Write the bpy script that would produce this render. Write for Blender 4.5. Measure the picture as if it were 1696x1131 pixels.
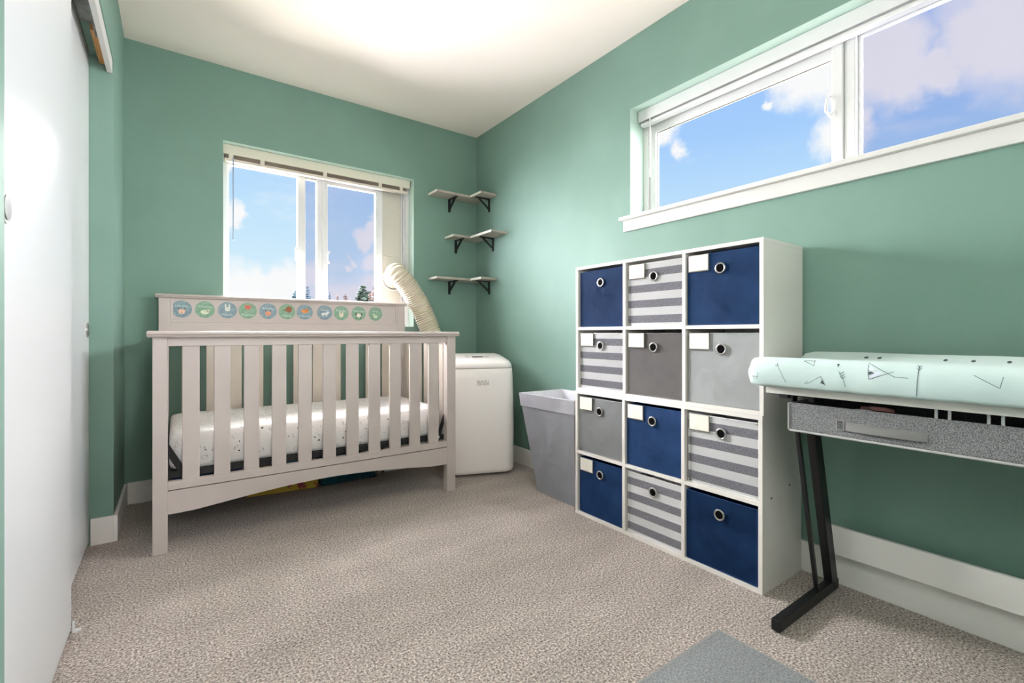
import bpy, bmesh, math, random
from math import sin, cos, pi, sqrt, atan2, radians
from mathutils import Vector, Matrix, noise
from mathutils.bvhtree import BVHTree

random.seed(7)
for o in list(bpy.data.objects):
    bpy.data.objects.remove(o)
SC = bpy.context.scene
COL = SC.collection


def lin(c):
    c = c / 255.0
    return c / 12.92 if c <= 0.04045 else ((c + 0.055) / 1.055) ** 2.4


def rgb(r, g, b):
    return (lin(r), lin(g), lin(b), 1.0)


# ------------------------------------------------------------------ camera
FPX, YAW, CY, EYE = 776.371, 0.6241, 552.8639, 0.89
cam_d = bpy.data.cameras.new('camera')
cam_d.sensor_fit = 'HORIZONTAL'
cam_d.sensor_width = 36.0
cam_d.lens = FPX / 1696 * 36
cam_d.shift_y = -(565.5 - CY) / 1696
cam_d.clip_start = 0.02
cam = bpy.data.objects.new('camera', cam_d)
cam.location = (0, 0, EYE)
cam.rotation_euler = (pi / 2, 0, -YAW)
COL.objects.link(cam)
SC.camera = cam

SC.view_settings.view_transform = 'Standard'
SC.view_settings.look = 'None'
SC.view_settings.gamma = 1.0
SC.view_settings.use_curve_mapping = False
SC.view_settings.exposure = 0.0


def pdir(px, py):
    """unit direction in which the photograph shows a far thing (a cloud)"""
    a = (px - 848) / FPX
    b = -(py - CY) / FPX
    return Vector((sin(YAW) + a * cos(YAW), cos(YAW) - a * sin(YAW), b)).normalized()


# ------------------------------------------------------------------ sky
W = bpy.data.worlds.new('sky')
SC.world = W
W.use_nodes = True
nt = W.node_tree
nt.nodes.clear()


def N(t, kind, **kw):
    n = t.nodes.new(kind)
    for k, v in kw.items():
        setattr(n, k, v)
    return n


def sky():
    t = nt
    L = t.links.new
    out = N(t, 'ShaderNodeOutputWorld')
    bg = N(t, 'ShaderNodeBackground')
    bg.inputs['Strength'].default_value = 1.0
    L(bg.outputs[0], out.inputs[0])
    tc = N(t, 'ShaderNodeTexCoord')
    nz = N(t, 'ShaderNodeTexNoise')
    nz.inputs['Scale'].default_value = 9
    nz.inputs['Detail'].default_value = 7
    nz.inputs['Roughness'].default_value = 0.62
    L(tc.outputs['Generated'], nz.inputs['Vector'])
    sub = N(t, 'ShaderNodeVectorMath', operation='SUBTRACT')
    sub.inputs[1].default_value = (.5, .5, .5)
    L(nz.outputs['Color'], sub.inputs[0])
    sc = N(t, 'ShaderNodeVectorMath', operation='SCALE')
    sc.inputs['Scale'].default_value = 0.12
    L(sub.outputs[0], sc.inputs[0])
    add = N(t, 'ShaderNodeVectorMath', operation='ADD')
    L(tc.outputs['Generated'], add.inputs[0])
    L(sc.outputs[0], add.inputs[1])
    sep = N(t, 'ShaderNodeSeparateXYZ')
    L(tc.outputs['Generated'], sep.inputs[0])
    ramp = N(t, 'ShaderNodeValToRGB')
    e = ramp.color_ramp.elements
    e[0].position = 0.0
    e[0].color = (.62, .62, .58, 1)
    e[1].position = 1.0
    e[1].color = (.13, .27, .72, 1)
    for p, c in ((.497, (.66, .68, .66, 1)), (.503, (.80, .90, 1.0, 1)), (.55, (.70, .89, 1.0, 1)),
                 (.62, (.54, .78, 1.0, 1)), (.68, (.39, .63, 1.0, 1)), (.76, (.33, .54, .98, 1))):
        x = e.new(p)
        x.color = c
    mr = N(t, 'ShaderNodeMapRange')
    mr.inputs['From Min'].default_value = -1
    mr.inputs['From Max'].default_value = 1
    L(sep.outputs['Z'], mr.inputs['Value'])
    L(mr.outputs[0], ramp.inputs[0])
    mp = N(t, 'ShaderNodeMapping')
    mp.inputs['Scale'].default_value = (1, 1, 2.8)
    mp.inputs['Location'].default_value = (3.1, 1.7, .4)
    L(tc.outputs['Generated'], mp.inputs[0])
    n2 = N(t, 'ShaderNodeTexNoise')
    n2.inputs['Scale'].default_value = 2.6
    n2.inputs['Detail'].default_value = 9
    n2.inputs['Roughness'].default_value = .62
    L(mp.outputs[0], n2.inputs['Vector'])
    m2 = N(t, 'ShaderNodeMapRange', interpolation_type='SMOOTHSTEP')
    m2.inputs['From Min'].default_value = .50
    m2.inputs['From Max'].default_value = .78
    m2.inputs['To Max'].default_value = .75
    L(n2.outputs[0], m2.inputs['Value'])
    cur = m2.outputs[0]
    blobs = [(1448, 105, .085), (1395, 95, .09), (1350, 130, .06), (1500, 130, .05), (1395, 150, .05), (1660, 62, .07), (1700, 40, .09),
             (1134, 250, .022), (1103, 215, .03), (1280, 172, .014), (1560, 120, .035), (1400, 215, .045),
             (383, 366, .030), (400, 370, .02), (382, 276, .016), (612, 386, .028), (624, 365, .015), (585, 428, .013), (622, 432, .025),
             (570, 442, .010), (390, 478, .055), (430, 474, .045), (470, 476, .045), (360, 482, .06),
             (512, 463, .03), (300, 480, .08), (200, 470, .10), (560, 500, .05), (620, 505, .06)]
    for px, py, r in blobs:
        d = pdir(px, py)
        v = N(t, 'ShaderNodeVectorMath', operation='DISTANCE')
        v.inputs[1].default_value = d
        L(add.outputs[0], v.inputs[0])
        m = N(t, 'ShaderNodeMapRange', interpolation_type='SMOOTHSTEP')
        m.inputs['From Min'].default_value = r * 1.25
        m.inputs['From Max'].default_value = r * .55
        L(v.outputs['Value'], m.inputs['Value'])
        mx = N(t, 'ShaderNodeMath', operation='MAXIMUM')
        L(cur, mx.inputs[0])
        L(m.outputs[0], mx.inputs[1])
        cur = mx.outputs[0]
    up = N(t, 'ShaderNodeMapRange')
    up.inputs['From Min'].default_value = -.01
    up.inputs['From Max'].default_value = .01
    L(sep.outputs['Z'], up.inputs['Value'])
    mu = N(t, 'ShaderNodeMath', operation='MULTIPLY')
    L(cur, mu.inputs[0])
    L(up.outputs[0], mu.inputs[1])
    mix = N(t, 'ShaderNodeMix', data_type='RGBA')
    L(mu.outputs[0], mix.inputs['Factor'])
    L(ramp.outputs[0], mix.inputs['A'])
    mix.inputs['B'].default_value = (.98, .98, .99, 1)
    L(mix.outputs['Result'], bg.inputs['Color'])


sky()


def sun(name, direction, strength, angle, color=(1, 1, 1)):
    d = bpy.data.lights.new(name, 'SUN')
    d.energy = strength
    d.angle = radians(angle)
    d.color = color
    o = bpy.data.objects.new(name, d)
    o.rotation_euler = Vector(direction).to_track_quat('-Z', 'Y').to_euler()
    o.location = (0, 0, 6)
    COL.objects.link(o)
    return o


# soft daylight from bright cloud and from the ground outside, through each window
sun('daylight_back_high', (0.10, -0.85, -0.50), 52.0, 55, (1.0, .99, .97))
sun('daylight_back_side', (0.70, -0.70, -0.30), 34.0, 55, (1.0, .99, .97))
sun('daylight_back_glow', (0.65, -0.72, 0.20), 10.0, 55, (1.0, .99, .97))
sun('ground_bounce', (0.10, -0.92, 0.35), 24.0, 55, (1.0, .97, .93))
sun('daylight_right', (-0.90, 0.36, -0.22), 16.5, 55)
sun('daylight_right_high', (-0.90, -0.10, -0.45), 5.0, 55)
sun('daylight_right_far', (-0.60, 0.78, -0.15), 10.0, 55)


def area(name, loc, target, size, power, color=(1, 1, 1)):
    d = bpy.data.lights.new(name, 'AREA')
    d.shape = 'DISK'
    d.size = size
    d.energy = power
    d.color = color
    o = bpy.data.objects.new(name, d)
    o.location = loc
    o.rotation_euler = (Vector(target) - Vector(loc)).to_track_quat('-Z', 'Y').to_euler()
    COL.objects.link(o)
    return o


# added fill lamps, out of view behind the camera, to brighten room and ceiling
area('added_fill_camera', (0.25, -0.20, 1.50), (0.90, 2.0, 0.9), 0.5, 5.2, (1.0, .98, .96))
area('added_fill_rear', (0.60, -0.85, 1.20), (0.80, 2.0, 1.0), 1.2, 4.0, (1.0, .98, .96))
area('added_fill_ceiling', (0.35, -0.45, 1.45), (0.45, 2.1, 2.43), 1.2, 13.0, (1.0, .97, .94))


# ------------------------------------------------------------------ helpers
def world_of(o):
    v = Vector((0, 0, 0))
    while o is not None:
        v = v + o.location
        o = o.parent
    return v


def tag(o, label=None, cat=None, group=None, kind=None):
    if label:
        o['label'] = label
    if cat:
        o['category'] = cat
    if group:
        o['group'] = group
    if kind:
        o['kind'] = kind
    return o


def thing(name, label, cat, loc=(0, 0, 0), rz=0, group=None, kind=None):
    o = bpy.data.objects.new(name, None)
    o.empty_display_size = .05
    o.location = loc
    o.rotation_euler = (0, 0, rz)
    COL.objects.link(o)
    return tag(o, label, cat, group, kind)


def obj(name, bm, m, parent=None, local=False, smooth=False, origin=None):
    """one mesh object; bm is in world coordinates unless local"""
    if not local:
        if parent is not None:
            bmesh.ops.translate(bm, vec=-world_of(parent), verts=bm.verts)
        elif origin is not None:
            bmesh.ops.translate(bm, vec=-Vector(origin), verts=bm.verts)
    bmesh.ops.recalc_face_normals(bm, faces=bm.faces)
    me = bpy.data.meshes.new(name)
    bm.to_mesh(me)
    bm.free()
    if smooth:
        for p in me.polygons:
            p.use_smooth = True
    ms = m if isinstance(m, (list, tuple)) else [m]
    for x in ms:
        me.materials.append(x)
    o = bpy.data.objects.new(name, me)
    COL.objects.link(o)
    if parent is not None:
        o.parent = parent
    elif origin is not None and not local:
        o.location = origin
    return o


def struct(name, bm, m, parent=None, **kw):
    o = obj(name, bm, m, parent, **kw)
    if parent is None:
        o['kind'] = 'structure'
    return o


def BM():
    return bmesh.new()


def box(bm, x0, x1, y0, y1, z0, z1, bev=0, seg=2, mi=0):
    if x0 > x1: x0, x1 = x1, x0
    if y0 > y1: y0, y1 = y1, y0
    if z0 > z1: z0, z1 = z1, z0
    t = bmesh.new()
    v = [t.verts.new(p) for p in ((x0, y0, z0), (x1, y0, z0), (x1, y1, z0), (x0, y1, z0),
                                  (x0, y0, z1), (x1, y0, z1), (x1, y1, z1), (x0, y1, z1))]
    for f in ((0, 3, 2, 1), (4, 5, 6, 7), (0, 1, 5, 4), (1, 2, 6, 5), (2, 3, 7, 6), (3, 0, 4, 7)):
        t.faces.new([v[i] for i in f]).material_index = mi
    if bev:
        bmesh.ops.bevel(t, geom=list(t.edges), offset=bev, segments=seg, affect='EDGES', profile=.5)
        for f in t.faces:
            f.material_index = mi
    merge(bm, t)
    return bm


def merge(bm, t):
    me = bpy.data.meshes.new('tmp')
    t.to_mesh(me)
    t.free()
    bm.from_mesh(me)
    bpy.data.meshes.remove(me)


def bx(*a, **k):
    return box(BM(), *a, **k)


def tube(bm, pts, r, seg=10, cap=True, radii=None, flat=None):
    """round tube through pts"""
    pts = [Vector(p) for p in pts]
    rings = []
    up = None
    for i, p in enumerate(pts):
        d = (pts[min(i + 1, len(pts) - 1)] - pts[max(i - 1, 0)]).normalized()
        if up is None:
            up = Vector((0, 0, 1)) if abs(d.z) < .9 else Vector((1, 0, 0))
        a = d.cross(up).normalized()
        b = a.cross(d).normalized()
        up = b
        rr = radii[i] if radii else r
        rings.append([bm.verts.new(p + a * cos(2 * pi * k / seg) * rr + b * sin(2 * pi * k / seg) * rr) for k in range(seg)])
    for i in range(len(rings) - 1):
        for k in range(seg):
            bm.faces.new((rings[i][k], rings[i][(k + 1) % seg], rings[i + 1][(k + 1) % seg], rings[i + 1][k]))
    if cap:
        bm.faces.new(rings[0][::-1])
        bm.faces.new(rings[-1])
    return bm


def cyl(bm, c, axis, r, h, seg=24, r2=None):
    c = Vector(c)
    a = Vector(axis).normalized() * (h / 2)
    return tube(bm, [c - a, c + a], r, seg, radii=[r, r if r2 is None else r2])


def prism(bm, poly, axis, a, b):
    """extrude the 2D polygon along an axis: 'x' -> poly is (y,z), 'y' -> (x,z), 'z' -> (x,y)"""
    def P(u, v, w):
        return {'x': (w, u, v), 'y': (u, w, v), 'z': (u, v, w)}[axis]
    A = [bm.verts.new(P(u, v, a)) for u, v in poly]
    B = [bm.verts.new(P(u, v, b)) for u, v in poly]
    n = len(poly)
    bm.faces.new(A[::-1])
    bm.faces.new(B)
    for i in range(n):
        bm.faces.new((A[i], A[(i + 1) % n], B[(i + 1) % n], B[i]))
    return bm


def beam(bm, p0, p1, w, h, side=(0, 1, 0), bev=0):
    """rectangular bar from p0 to p1; w along `side`, h across"""
    p0, p1 = Vector(p0), Vector(p1)
    d = (p1 - p0).normalized()
    s = Vector(side).normalized()
    u = d.cross(s).normalized()
    s = u.cross(d).normalized()
    t = bmesh.new()
    vs = []
    for p in (p0, p1):
        for a, b in ((-1, -1), (1, -1), (1, 1), (-1, 1)):
            vs.append(t.verts.new(p + s * a * w / 2 + u * b * h / 2))
    for f in ((0, 1, 2, 3), (7, 6, 5, 4), (0, 4, 5, 1), (1, 5, 6, 2), (2, 6, 7, 3), (3, 7, 4, 0)):
        t.faces.new([vs[i] for i in f])
    if bev:
        bmesh.ops.bevel(t, geom=list(t.edges), offset=bev, segments=2, affect='EDGES')
    merge(bm, t)
    return bm


def torus(bm, c, axis, R, r, seg=28, s2=10):
    c = Vector(c)
    n = Vector(axis).normalized()
    a = n.orthogonal().normalized()
    b = n.cross(a)
    rings = []
    for i in range(seg):
        t = 2 * pi * i / seg
        d = a * cos(t) + b * sin(t)
        rings.append([bm.verts.new(c + d * (R + r * cos(2 * pi * k / s2)) + n * r * sin(2 * pi * k / s2)) for k in range(s2)])
    for i in range(seg):
        for k in range(s2):
            bm.faces.new((rings[i][k], rings[(i + 1) % seg][k], rings[(i + 1) % seg][(k + 1) % s2], rings[i][(k + 1) % s2]))
    return bm


def loft(bm, rings, cap=True):
    R = [[bm.verts.new(p) for p in r] for r in rings]
    n = len(R[0])
    for i in range(len(R) - 1):
        for k in range(n):
            bm.faces.new((R[i][k], R[i][(k + 1) % n], R[i + 1][(k + 1) % n], R[i + 1][k]))
    if cap:
        bm.faces.new(R[0][::-1])
        bm.faces.new(R[-1])
    return bm


def rrect(w, d, r, seg=5):
    """rounded rectangle outline centred on 0"""
    pts = []
    for cx, cy, a0 in ((w / 2 - r, d / 2 - r, 0), (-w / 2 + r, d / 2 - r, 90), (-w / 2 + r, -d / 2 + r, 180), (w / 2 - r, -d / 2 + r, 270)):
        for k in range(seg + 1):
            a = radians(a0 + 90 * k / seg)
            pts.append((cx + r * cos(a), cy + r * sin(a)))
    return pts


# ------------------------------------------------------------------ materials
def mat(name, col, rough=.6, metal=0.0, spec=.5, var=None, vscale=8, vdetail=4, bump=0, bscale=200, bdetail=3, vlo=.4, vhi=.6,
        sheen=0, stretch=None, bdist=.002, coat=0):
    m = bpy.data.materials.new(name)
    m.use_nodes = True
    t = m.node_tree
    L = t.links.new
    b = t.nodes['Principled BSDF']
    b.inputs['Base Color'].default_value = col
    b.inputs['Roughness'].default_value = rough
    b.inputs['Metallic'].default_value = metal
    b.inputs['Specular IOR Level'].default_value = spec
    b.inputs['Sheen Weight'].default_value = sheen
    b.inputs['Coat Weight'].default_value = coat
    tc = N(t, 'ShaderNodeTexCoord')
    vec = tc.outputs['Object']
    if stretch:
        mp = N(t, 'ShaderNodeMapping')
        mp.inputs['Scale'].default_value = stretch
        L(vec, mp.inputs[0])
        vec = mp.outputs[0]
    if var is not None:
        n = N(t, 'ShaderNodeTexNoise')
        n.inputs['Scale'].default_value = vscale
        n.inputs['Detail'].default_value = vdetail
        L(vec, n.inputs['Vector'])
        r = N(t, 'ShaderNodeValToRGB')
        r.color_ramp.elements[0].position = vlo
        r.color_ramp.elements[1].position = vhi
        r.color_ramp.elements[0].color = col
        r.color_ramp.elements[1].color = var
        L(n.outputs[0], r.inputs[0])
        L(r.outputs[0], b.inputs['Base Color'])
    if bump:
        n = N(t, 'ShaderNodeTexNoise')
        n.inputs['Scale'].default_value = bscale
        n.inputs['Detail'].default_value = bdetail
        L(vec, n.inputs['Vector'])
        bp = N(t, 'ShaderNodeBump')
        bp.inputs['Strength'].default_value = bump
        bp.inputs['Distance'].default_value = bdist
        L(n.outputs[0], bp.inputs['Height'])
        L(bp.outputs[0], b.inputs['Normal'])
    return m


M = {}
M['wall'] = mat('green wall paint', rgb(121, 152, 139), .58, spec=.4, var=rgb(125, 156, 143), vscale=3, bump=.25, bscale=140, bdist=.0015)
M['ceiling'] = mat('ceiling paint', rgb(253, 240, 229), .8, bump=.15, bscale=180)
M['white'] = mat('white trim paint', rgb(222, 219, 216), .38, bump=.05, bscale=60)
M['vinyl'] = mat('white window vinyl', rgb(224, 224, 223), .3, bump=.02, bscale=40)
M['door'] = mat('white closet door', rgb(222, 222, 223), .30, spec=.5, bump=.03, bscale=30)
M['base'] = mat('baseboard paint', rgb(246, 240, 236), .4, bump=.04, bscale=60)
M['crib'] = mat('greige crib paint', rgb(195, 183, 177), .38, var=rgb(190, 178, 172), vscale=5, bump=.04, bscale=90)
M['cribback'] = mat('greige crib paint warm', rgb(196, 186, 174), .4, var=rgb(190, 180, 168), vscale=5, bump=.04, bscale=90)
M['melamine'] = mat('white melamine', rgb(228, 222, 216), .42, var=rgb(224, 218, 212), vscale=4, bump=.03, bscale=120)
M['melside'] = M['melamine']
M['chrome'] = mat('brushed nickel', rgb(190, 188, 184), .28, metal=1, bump=.05, bscale=300)
M['black'] = mat('black metal', rgb(20, 21, 24), .42, bump=.08, bscale=300)
M['dark'] = mat('black plastic', rgb(20, 20, 22), .5, bump=.05, bscale=200)
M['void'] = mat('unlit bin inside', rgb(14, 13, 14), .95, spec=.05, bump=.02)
M['navy'] = mat('navy nonwoven fabric', rgb(30, 62, 108), .75, var=rgb(34, 68, 116), vscale=14, bump=.35, bscale=420, spec=.25)
M['lgrey'] = mat('light grey fabric', rgb(165, 166, 166), .8, var=rgb(170, 171, 171), vscale=12, bump=.3, bscale=420, spec=.2)
M['taupe'] = mat('taupe grey fabric', rgb(134, 129, 129), .8, var=rgb(139, 134, 133), vscale=12, bump=.3, bscale=420, spec=.2)
M['hamper'] = mat('hamper grey fabric', rgb(192, 192, 198), .75, var=rgb(198, 198, 203), vscale=9, bump=.3, bscale=350, spec=.25)
M['cotton'] = mat('white cotton lining', rgb(232, 230, 234), .85, var=rgb(224, 223, 228), vscale=10, bump=.4, bscale=260)
M['plasticwhite'] = mat('white appliance plastic', rgb(252, 243, 239), .33, bump=.03, bscale=400)
M['hose'] = mat('cream corrugated plastic', rgb(216, 204, 182), .45, bump=.03, bscale=90)
M['seam'] = mat('grey seam', rgb(150, 146, 140), .6, bump=.02)
M['shelfwood'] = mat('washed greige shelf wood', rgb(186, 178, 165), .55, var=rgb(165, 156, 144), vscale=6, stretch=(1, 12, 12), bump=.1, bscale=50)
M['shelfedge'] = mat('pale shelf edge band', rgb(222, 218, 205), .5, bump=.05, bscale=80)
M['card'] = mat('cream card', rgb(230, 224, 212), .6, var=rgb(226, 219, 206), vscale=20, bump=.05)
M['stitch'] = mat('taupe piping', rgb(120, 112, 104), .7, bump=.1)
M['felt'] = None
M['rodwood'] = mat('raw pine strip', rgb(205, 155, 95), .6, var=rgb(180, 128, 72), vscale=14, stretch=(20, 1, 20), bump=.1)
M['track'] = mat('galvanised track', rgb(150, 149, 146), .45, metal=.6, var=rgb(120, 119, 117), vscale=20, bump=.1)
M['rug'] = None
M['blind'] = mat('cream blind slat', rgb(222, 212, 196), .5, bump=.03)
M['valance'] = mat('cream blind valance', rgb(224, 218, 200), .45, bump=.03)
M['slatshade'] = mat('cream slat with shade painted in', rgb(176, 160, 144), .5, bump=.03)  # shadow on the stacked slats is put into their brown colour
M['yellow'] = mat('yellow printed board', rgb(214, 176, 60), .5, var=rgb(170, 70, 70), vscale=14, vlo=.58, vhi=.62, bump=.05)
M['teal'] = mat('teal plush cloth', rgb(48, 120, 138), .9, var=rgb(40, 104, 122), vscale=10, bump=.6, bscale=160, sheen=.3)
M['brown'] = mat('brown cardboard', rgb(140, 108, 84), .8, var=rgb(128, 98, 76), vscale=10, bump=.1)
M['giraffe'] = mat('cream cloth with dark patches', rgb(225, 215, 190), .8, var=rgb(40, 34, 30), vscale=45, vdetail=1, vlo=.52, vhi=.55, bump=.1)
M['pink'] = mat('dusty pink plastic', rgb(186, 128, 128), .5, bump=.05)
M['asphalt'] = mat('lawn', rgb(96, 112, 74), .9, var=rgb(80, 96, 60), vscale=3, bump=.4, bscale=20)
M['bark'] = mat('conifer bark', rgb(78, 62, 50), .9, var=rgb(58, 46, 38), vscale=12, bump=.5, bscale=20, bdist=.02)
M['needle'] = mat('conifer needles', rgb(70, 88, 66), .9, var=rgb(46, 62, 50), vscale=2.5, bump=.5, bscale=12, bdist=.03)
M['needleblue'] = mat('blue conifer needles', rgb(88, 112, 122), .9, var=rgb(60, 82, 92), vscale=2.5, bump=.5, bscale=12, bdist=.03)
M['needlebrown'] = mat('brown conifer needles', rgb(122, 96, 76), .9, var=rgb(86, 74, 60), vscale=2.5, bump=.5, bscale=12, bdist=.03)


def mat_glass():
    m = bpy.data.materials.new('window glass')
    m.use_nodes = True
    t = m.node_tree
    t.nodes.clear()
    L = t.links.new
    o = N(t, 'ShaderNodeOutputMaterial')
    tr = N(t, 'ShaderNodeBsdfTransparent')
    tr.inputs[0].default_value = (.985, .992, .99, 1)
    gl = N(t, 'ShaderNodeBsdfGlossy')
    gl.inputs['Roughness'].default_value = .02
    fr = N(t, 'ShaderNodeFresnel')
    fr.inputs['IOR'].default_value = 1.25
    nz = N(t, 'ShaderNodeTexNoise')
    nz.inputs['Scale'].default_value = 1.5
    bp = N(t, 'ShaderNodeBump')
    bp.inputs['Strength'].default_value = .01
    L(nz.outputs[0], bp.inputs['Height'])
    L(bp.outputs[0], gl.inputs['Normal'])
    mx = N(t, 'ShaderNodeMixShader')
    lo = N(t, 'ShaderNodeMath', operation='MULTIPLY')
    lo.inputs[1].default_value = .12
    L(fr.outputs[0], lo.inputs[0])
    L(lo.outputs[0], mx.inputs[0])
    L(tr.outputs[0], mx.inputs[1])
    L(gl.outputs[0], mx.inputs[2])
    L(mx.outputs[0], o.inputs[0])
    return m


def mat_screen():
    m = bpy.data.materials.new('insect screen mesh')
    m.use_nodes = True
    t = m.node_tree
    t.nodes.clear()
    L = t.links.new
    o = N(t, 'ShaderNodeOutputMaterial')
    tr = N(t, 'ShaderNodeBsdfTransparent')
    wv = N(t, 'ShaderNodeTexNoise')
    wv.inputs['Scale'].default_value = 4
    r = N(t, 'ShaderNodeValToRGB')
    r.color_ramp.elements[0].color = (.84, .83, .90, 1)
    r.color_ramp.elements[1].color = (.88, .87, .93, 1)
    L(wv.outputs[0], r.inputs[0])
    L(r.outputs[0], tr.inputs[0])
    L(tr.outputs[0], o.inputs[0])
    return m


M['glass'] = mat_glass()
M['screen'] = mat_screen()


def mat_carpet(name, cA, cB, cC, scale=260, stripe=True, strength=.9):
    m = bpy.data.materials.new(name)
    m.use_nodes = True
    t = m.node_tree
    L = t.links.new
    b = t.nodes['Principled BSDF']
    b.inputs['Roughness'].default_value = .95
    b.inputs['Specular IOR Level'].default_value = .1
    b.inputs['Sheen Weight'].default_value = .15
    tc = N(t, 'ShaderNodeTexCoord')
    v1 = N(t, 'ShaderNodeTexVoronoi')
    v1.inputs['Scale'].default_value = scale
    L(tc.outputs['Object'], v1.inputs['Vector'])
    n1 = N(t, 'ShaderNodeTexNoise')
    n1.inputs['Scale'].default_value = scale * .75
    n1.inputs['Detail'].default_value = 3
    n1.inputs['Roughness'].default_value = .7
    L(tc.outputs['Object'], n1.inputs['Vector'])
    r = N(t, 'ShaderNodeValToRGB')
    e = r.color_ramp.elements
    e[0].position = .33
    e[0].color = cA
    e[1].position = .66
    e[1].color = cC
    x = e.new(.5)
    x.color = cB
    L(n1.outputs[0], r.inputs[0])
    # nap brushed this way and that: broad soft variation of the pile
    mp = N(t, 'ShaderNodeMapping')
    mp.inputs['Scale'].default_value = (1.1, 3.4, 1)
    mp.inputs['Rotation'].default_value = (0, 0, .5)
    L(tc.outputs['Object'], mp.inputs[0])
    n2 = N(t, 'ShaderNodeTexNoise')
    n2.inputs['Scale'].default_value = 2.2
    n2.inputs['Detail'].default_value = 4
    L(mp.outputs[0], n2.inputs['Vector'])
    mr = N(t, 'ShaderNodeMapRange')
    mr.inputs['From Min'].default_value = .3
    mr.inputs['From Max'].default_value = .7
    mr.inputs['To Min'].default_value = .90
    mr.inputs['To Max'].default_value = 1.1
    L(n2.outputs[0], mr.inputs['Value'])
    mul = N(t, 'ShaderNodeVectorMath', operation='SCALE')
    L(r.outputs[0], mul.inputs[0])
    L(mr.outputs[0], mul.inputs['Scale'])
    L(mul.outputs[0], b.inputs['Base Color'])
    ad = N(t, 'ShaderNodeMath', operation='SUBTRACT')
    L(n1.outputs[0], ad.inputs[0])
    L(v1.outputs['Distance'], ad.inputs[1])
    bp = N(t, 'ShaderNodeBump')
    bp.inputs['Strength'].default_value = strength
    bp.inputs['Distance'].default_value = .004
    L(ad.outputs[0], bp.inputs['Height'])
    L(bp.outputs[0], b.inputs['Normal'])
    return m


M['carpet'] = mat_carpet('beige grey cut pile carpet', rgb(86, 76, 70), rgb(180, 166, 156), rgb(242, 231, 222), 205)
M['rug'] = mat_carpet('grey rug', rgb(112, 115, 117), rgb(146, 149, 150), rgb(172, 174, 174), 240, strength=.6)
M['felt'] = mat('heather grey felt', rgb(96, 95, 97), .95, var=rgb(150, 149, 150), vscale=420, vdetail=2, vlo=.38, vhi=.62, bump=.25, bscale=420, spec=.1)


def mat_stripe():
    m = bpy.data.materials.new('grey and white striped canvas')
    m.use_nodes = True
    t = m.node_tree
    L = t.links.new
    b = t.nodes['Principled BSDF']
    b.inputs['Roughness'].default_value = .85
    tc = N(t, 'ShaderNodeTexCoord')
    sp = N(t, 'ShaderNodeSeparateXYZ')
    L(tc.outputs['Object'], sp.inputs[0])
    # stripes 31 mm, first grey band begins at .012
    a = N(t, 'ShaderNodeMath', operation='SUBTRACT')
    a.inputs[1].default_value = .014
    L(sp.outputs['Z'], a.inputs[0])
    d = N(t, 'ShaderNodeMath', operation='DIVIDE')
    d.inputs[1].default_value = .0655
    L(a.outputs[0], d.inputs[0])
    f = N(t, 'ShaderNodeMath', operation='FRACT')
    L(d.outputs[0], f.inputs[0])
    lt = N(t, 'ShaderNodeMath', operation='LESS_THAN')
    lt.inputs[1].default_value = .49
    L(f.outputs[0], lt.inputs[0])
    n = N(t, 'ShaderNodeTexNoise')
    n.inputs['Scale'].default_value = 90
    n.inputs['Detail'].default_value = 2
    mp = N(t, 'ShaderNodeMapping')
    mp.inputs['Scale'].default_value = (6, 6, 1)
    L(tc.outputs['Object'], mp.inputs[0])
    L(mp.outputs[0], n.inputs['Vector'])
    r = N(t, 'ShaderNodeValToRGB')
    r.color_ramp.elements[0].color = rgb(128, 125, 136)
    r.color_ramp.elements[1].color = rgb(168, 166, 172)
    r.color_ramp.elements[0].position = .35
    r.color_ramp.elements[1].position = .65
    L(n.outputs[0], r.inputs[0])
    mx = N(t, 'ShaderNodeMix', data_type='RGBA')
    L(lt.outputs[0], mx.inputs['Factor'])
    mx.inputs['A'].default_value = rgb(250, 248, 248)
    L(r.outputs[0], mx.inputs['B'])
    L(mx.outputs['Result'], b.inputs['Base Color'])
    bp = N(t, 'ShaderNodeBump')
    bp.inputs['Strength'].default_value = .3
    bp.inputs['Distance'].default_value = .001
    L(n.outputs[0], bp.inputs['Height'])
    L(bp.outputs[0], b.inputs['Normal'])
    return m


M['stripe'] = mat_stripe()


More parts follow.
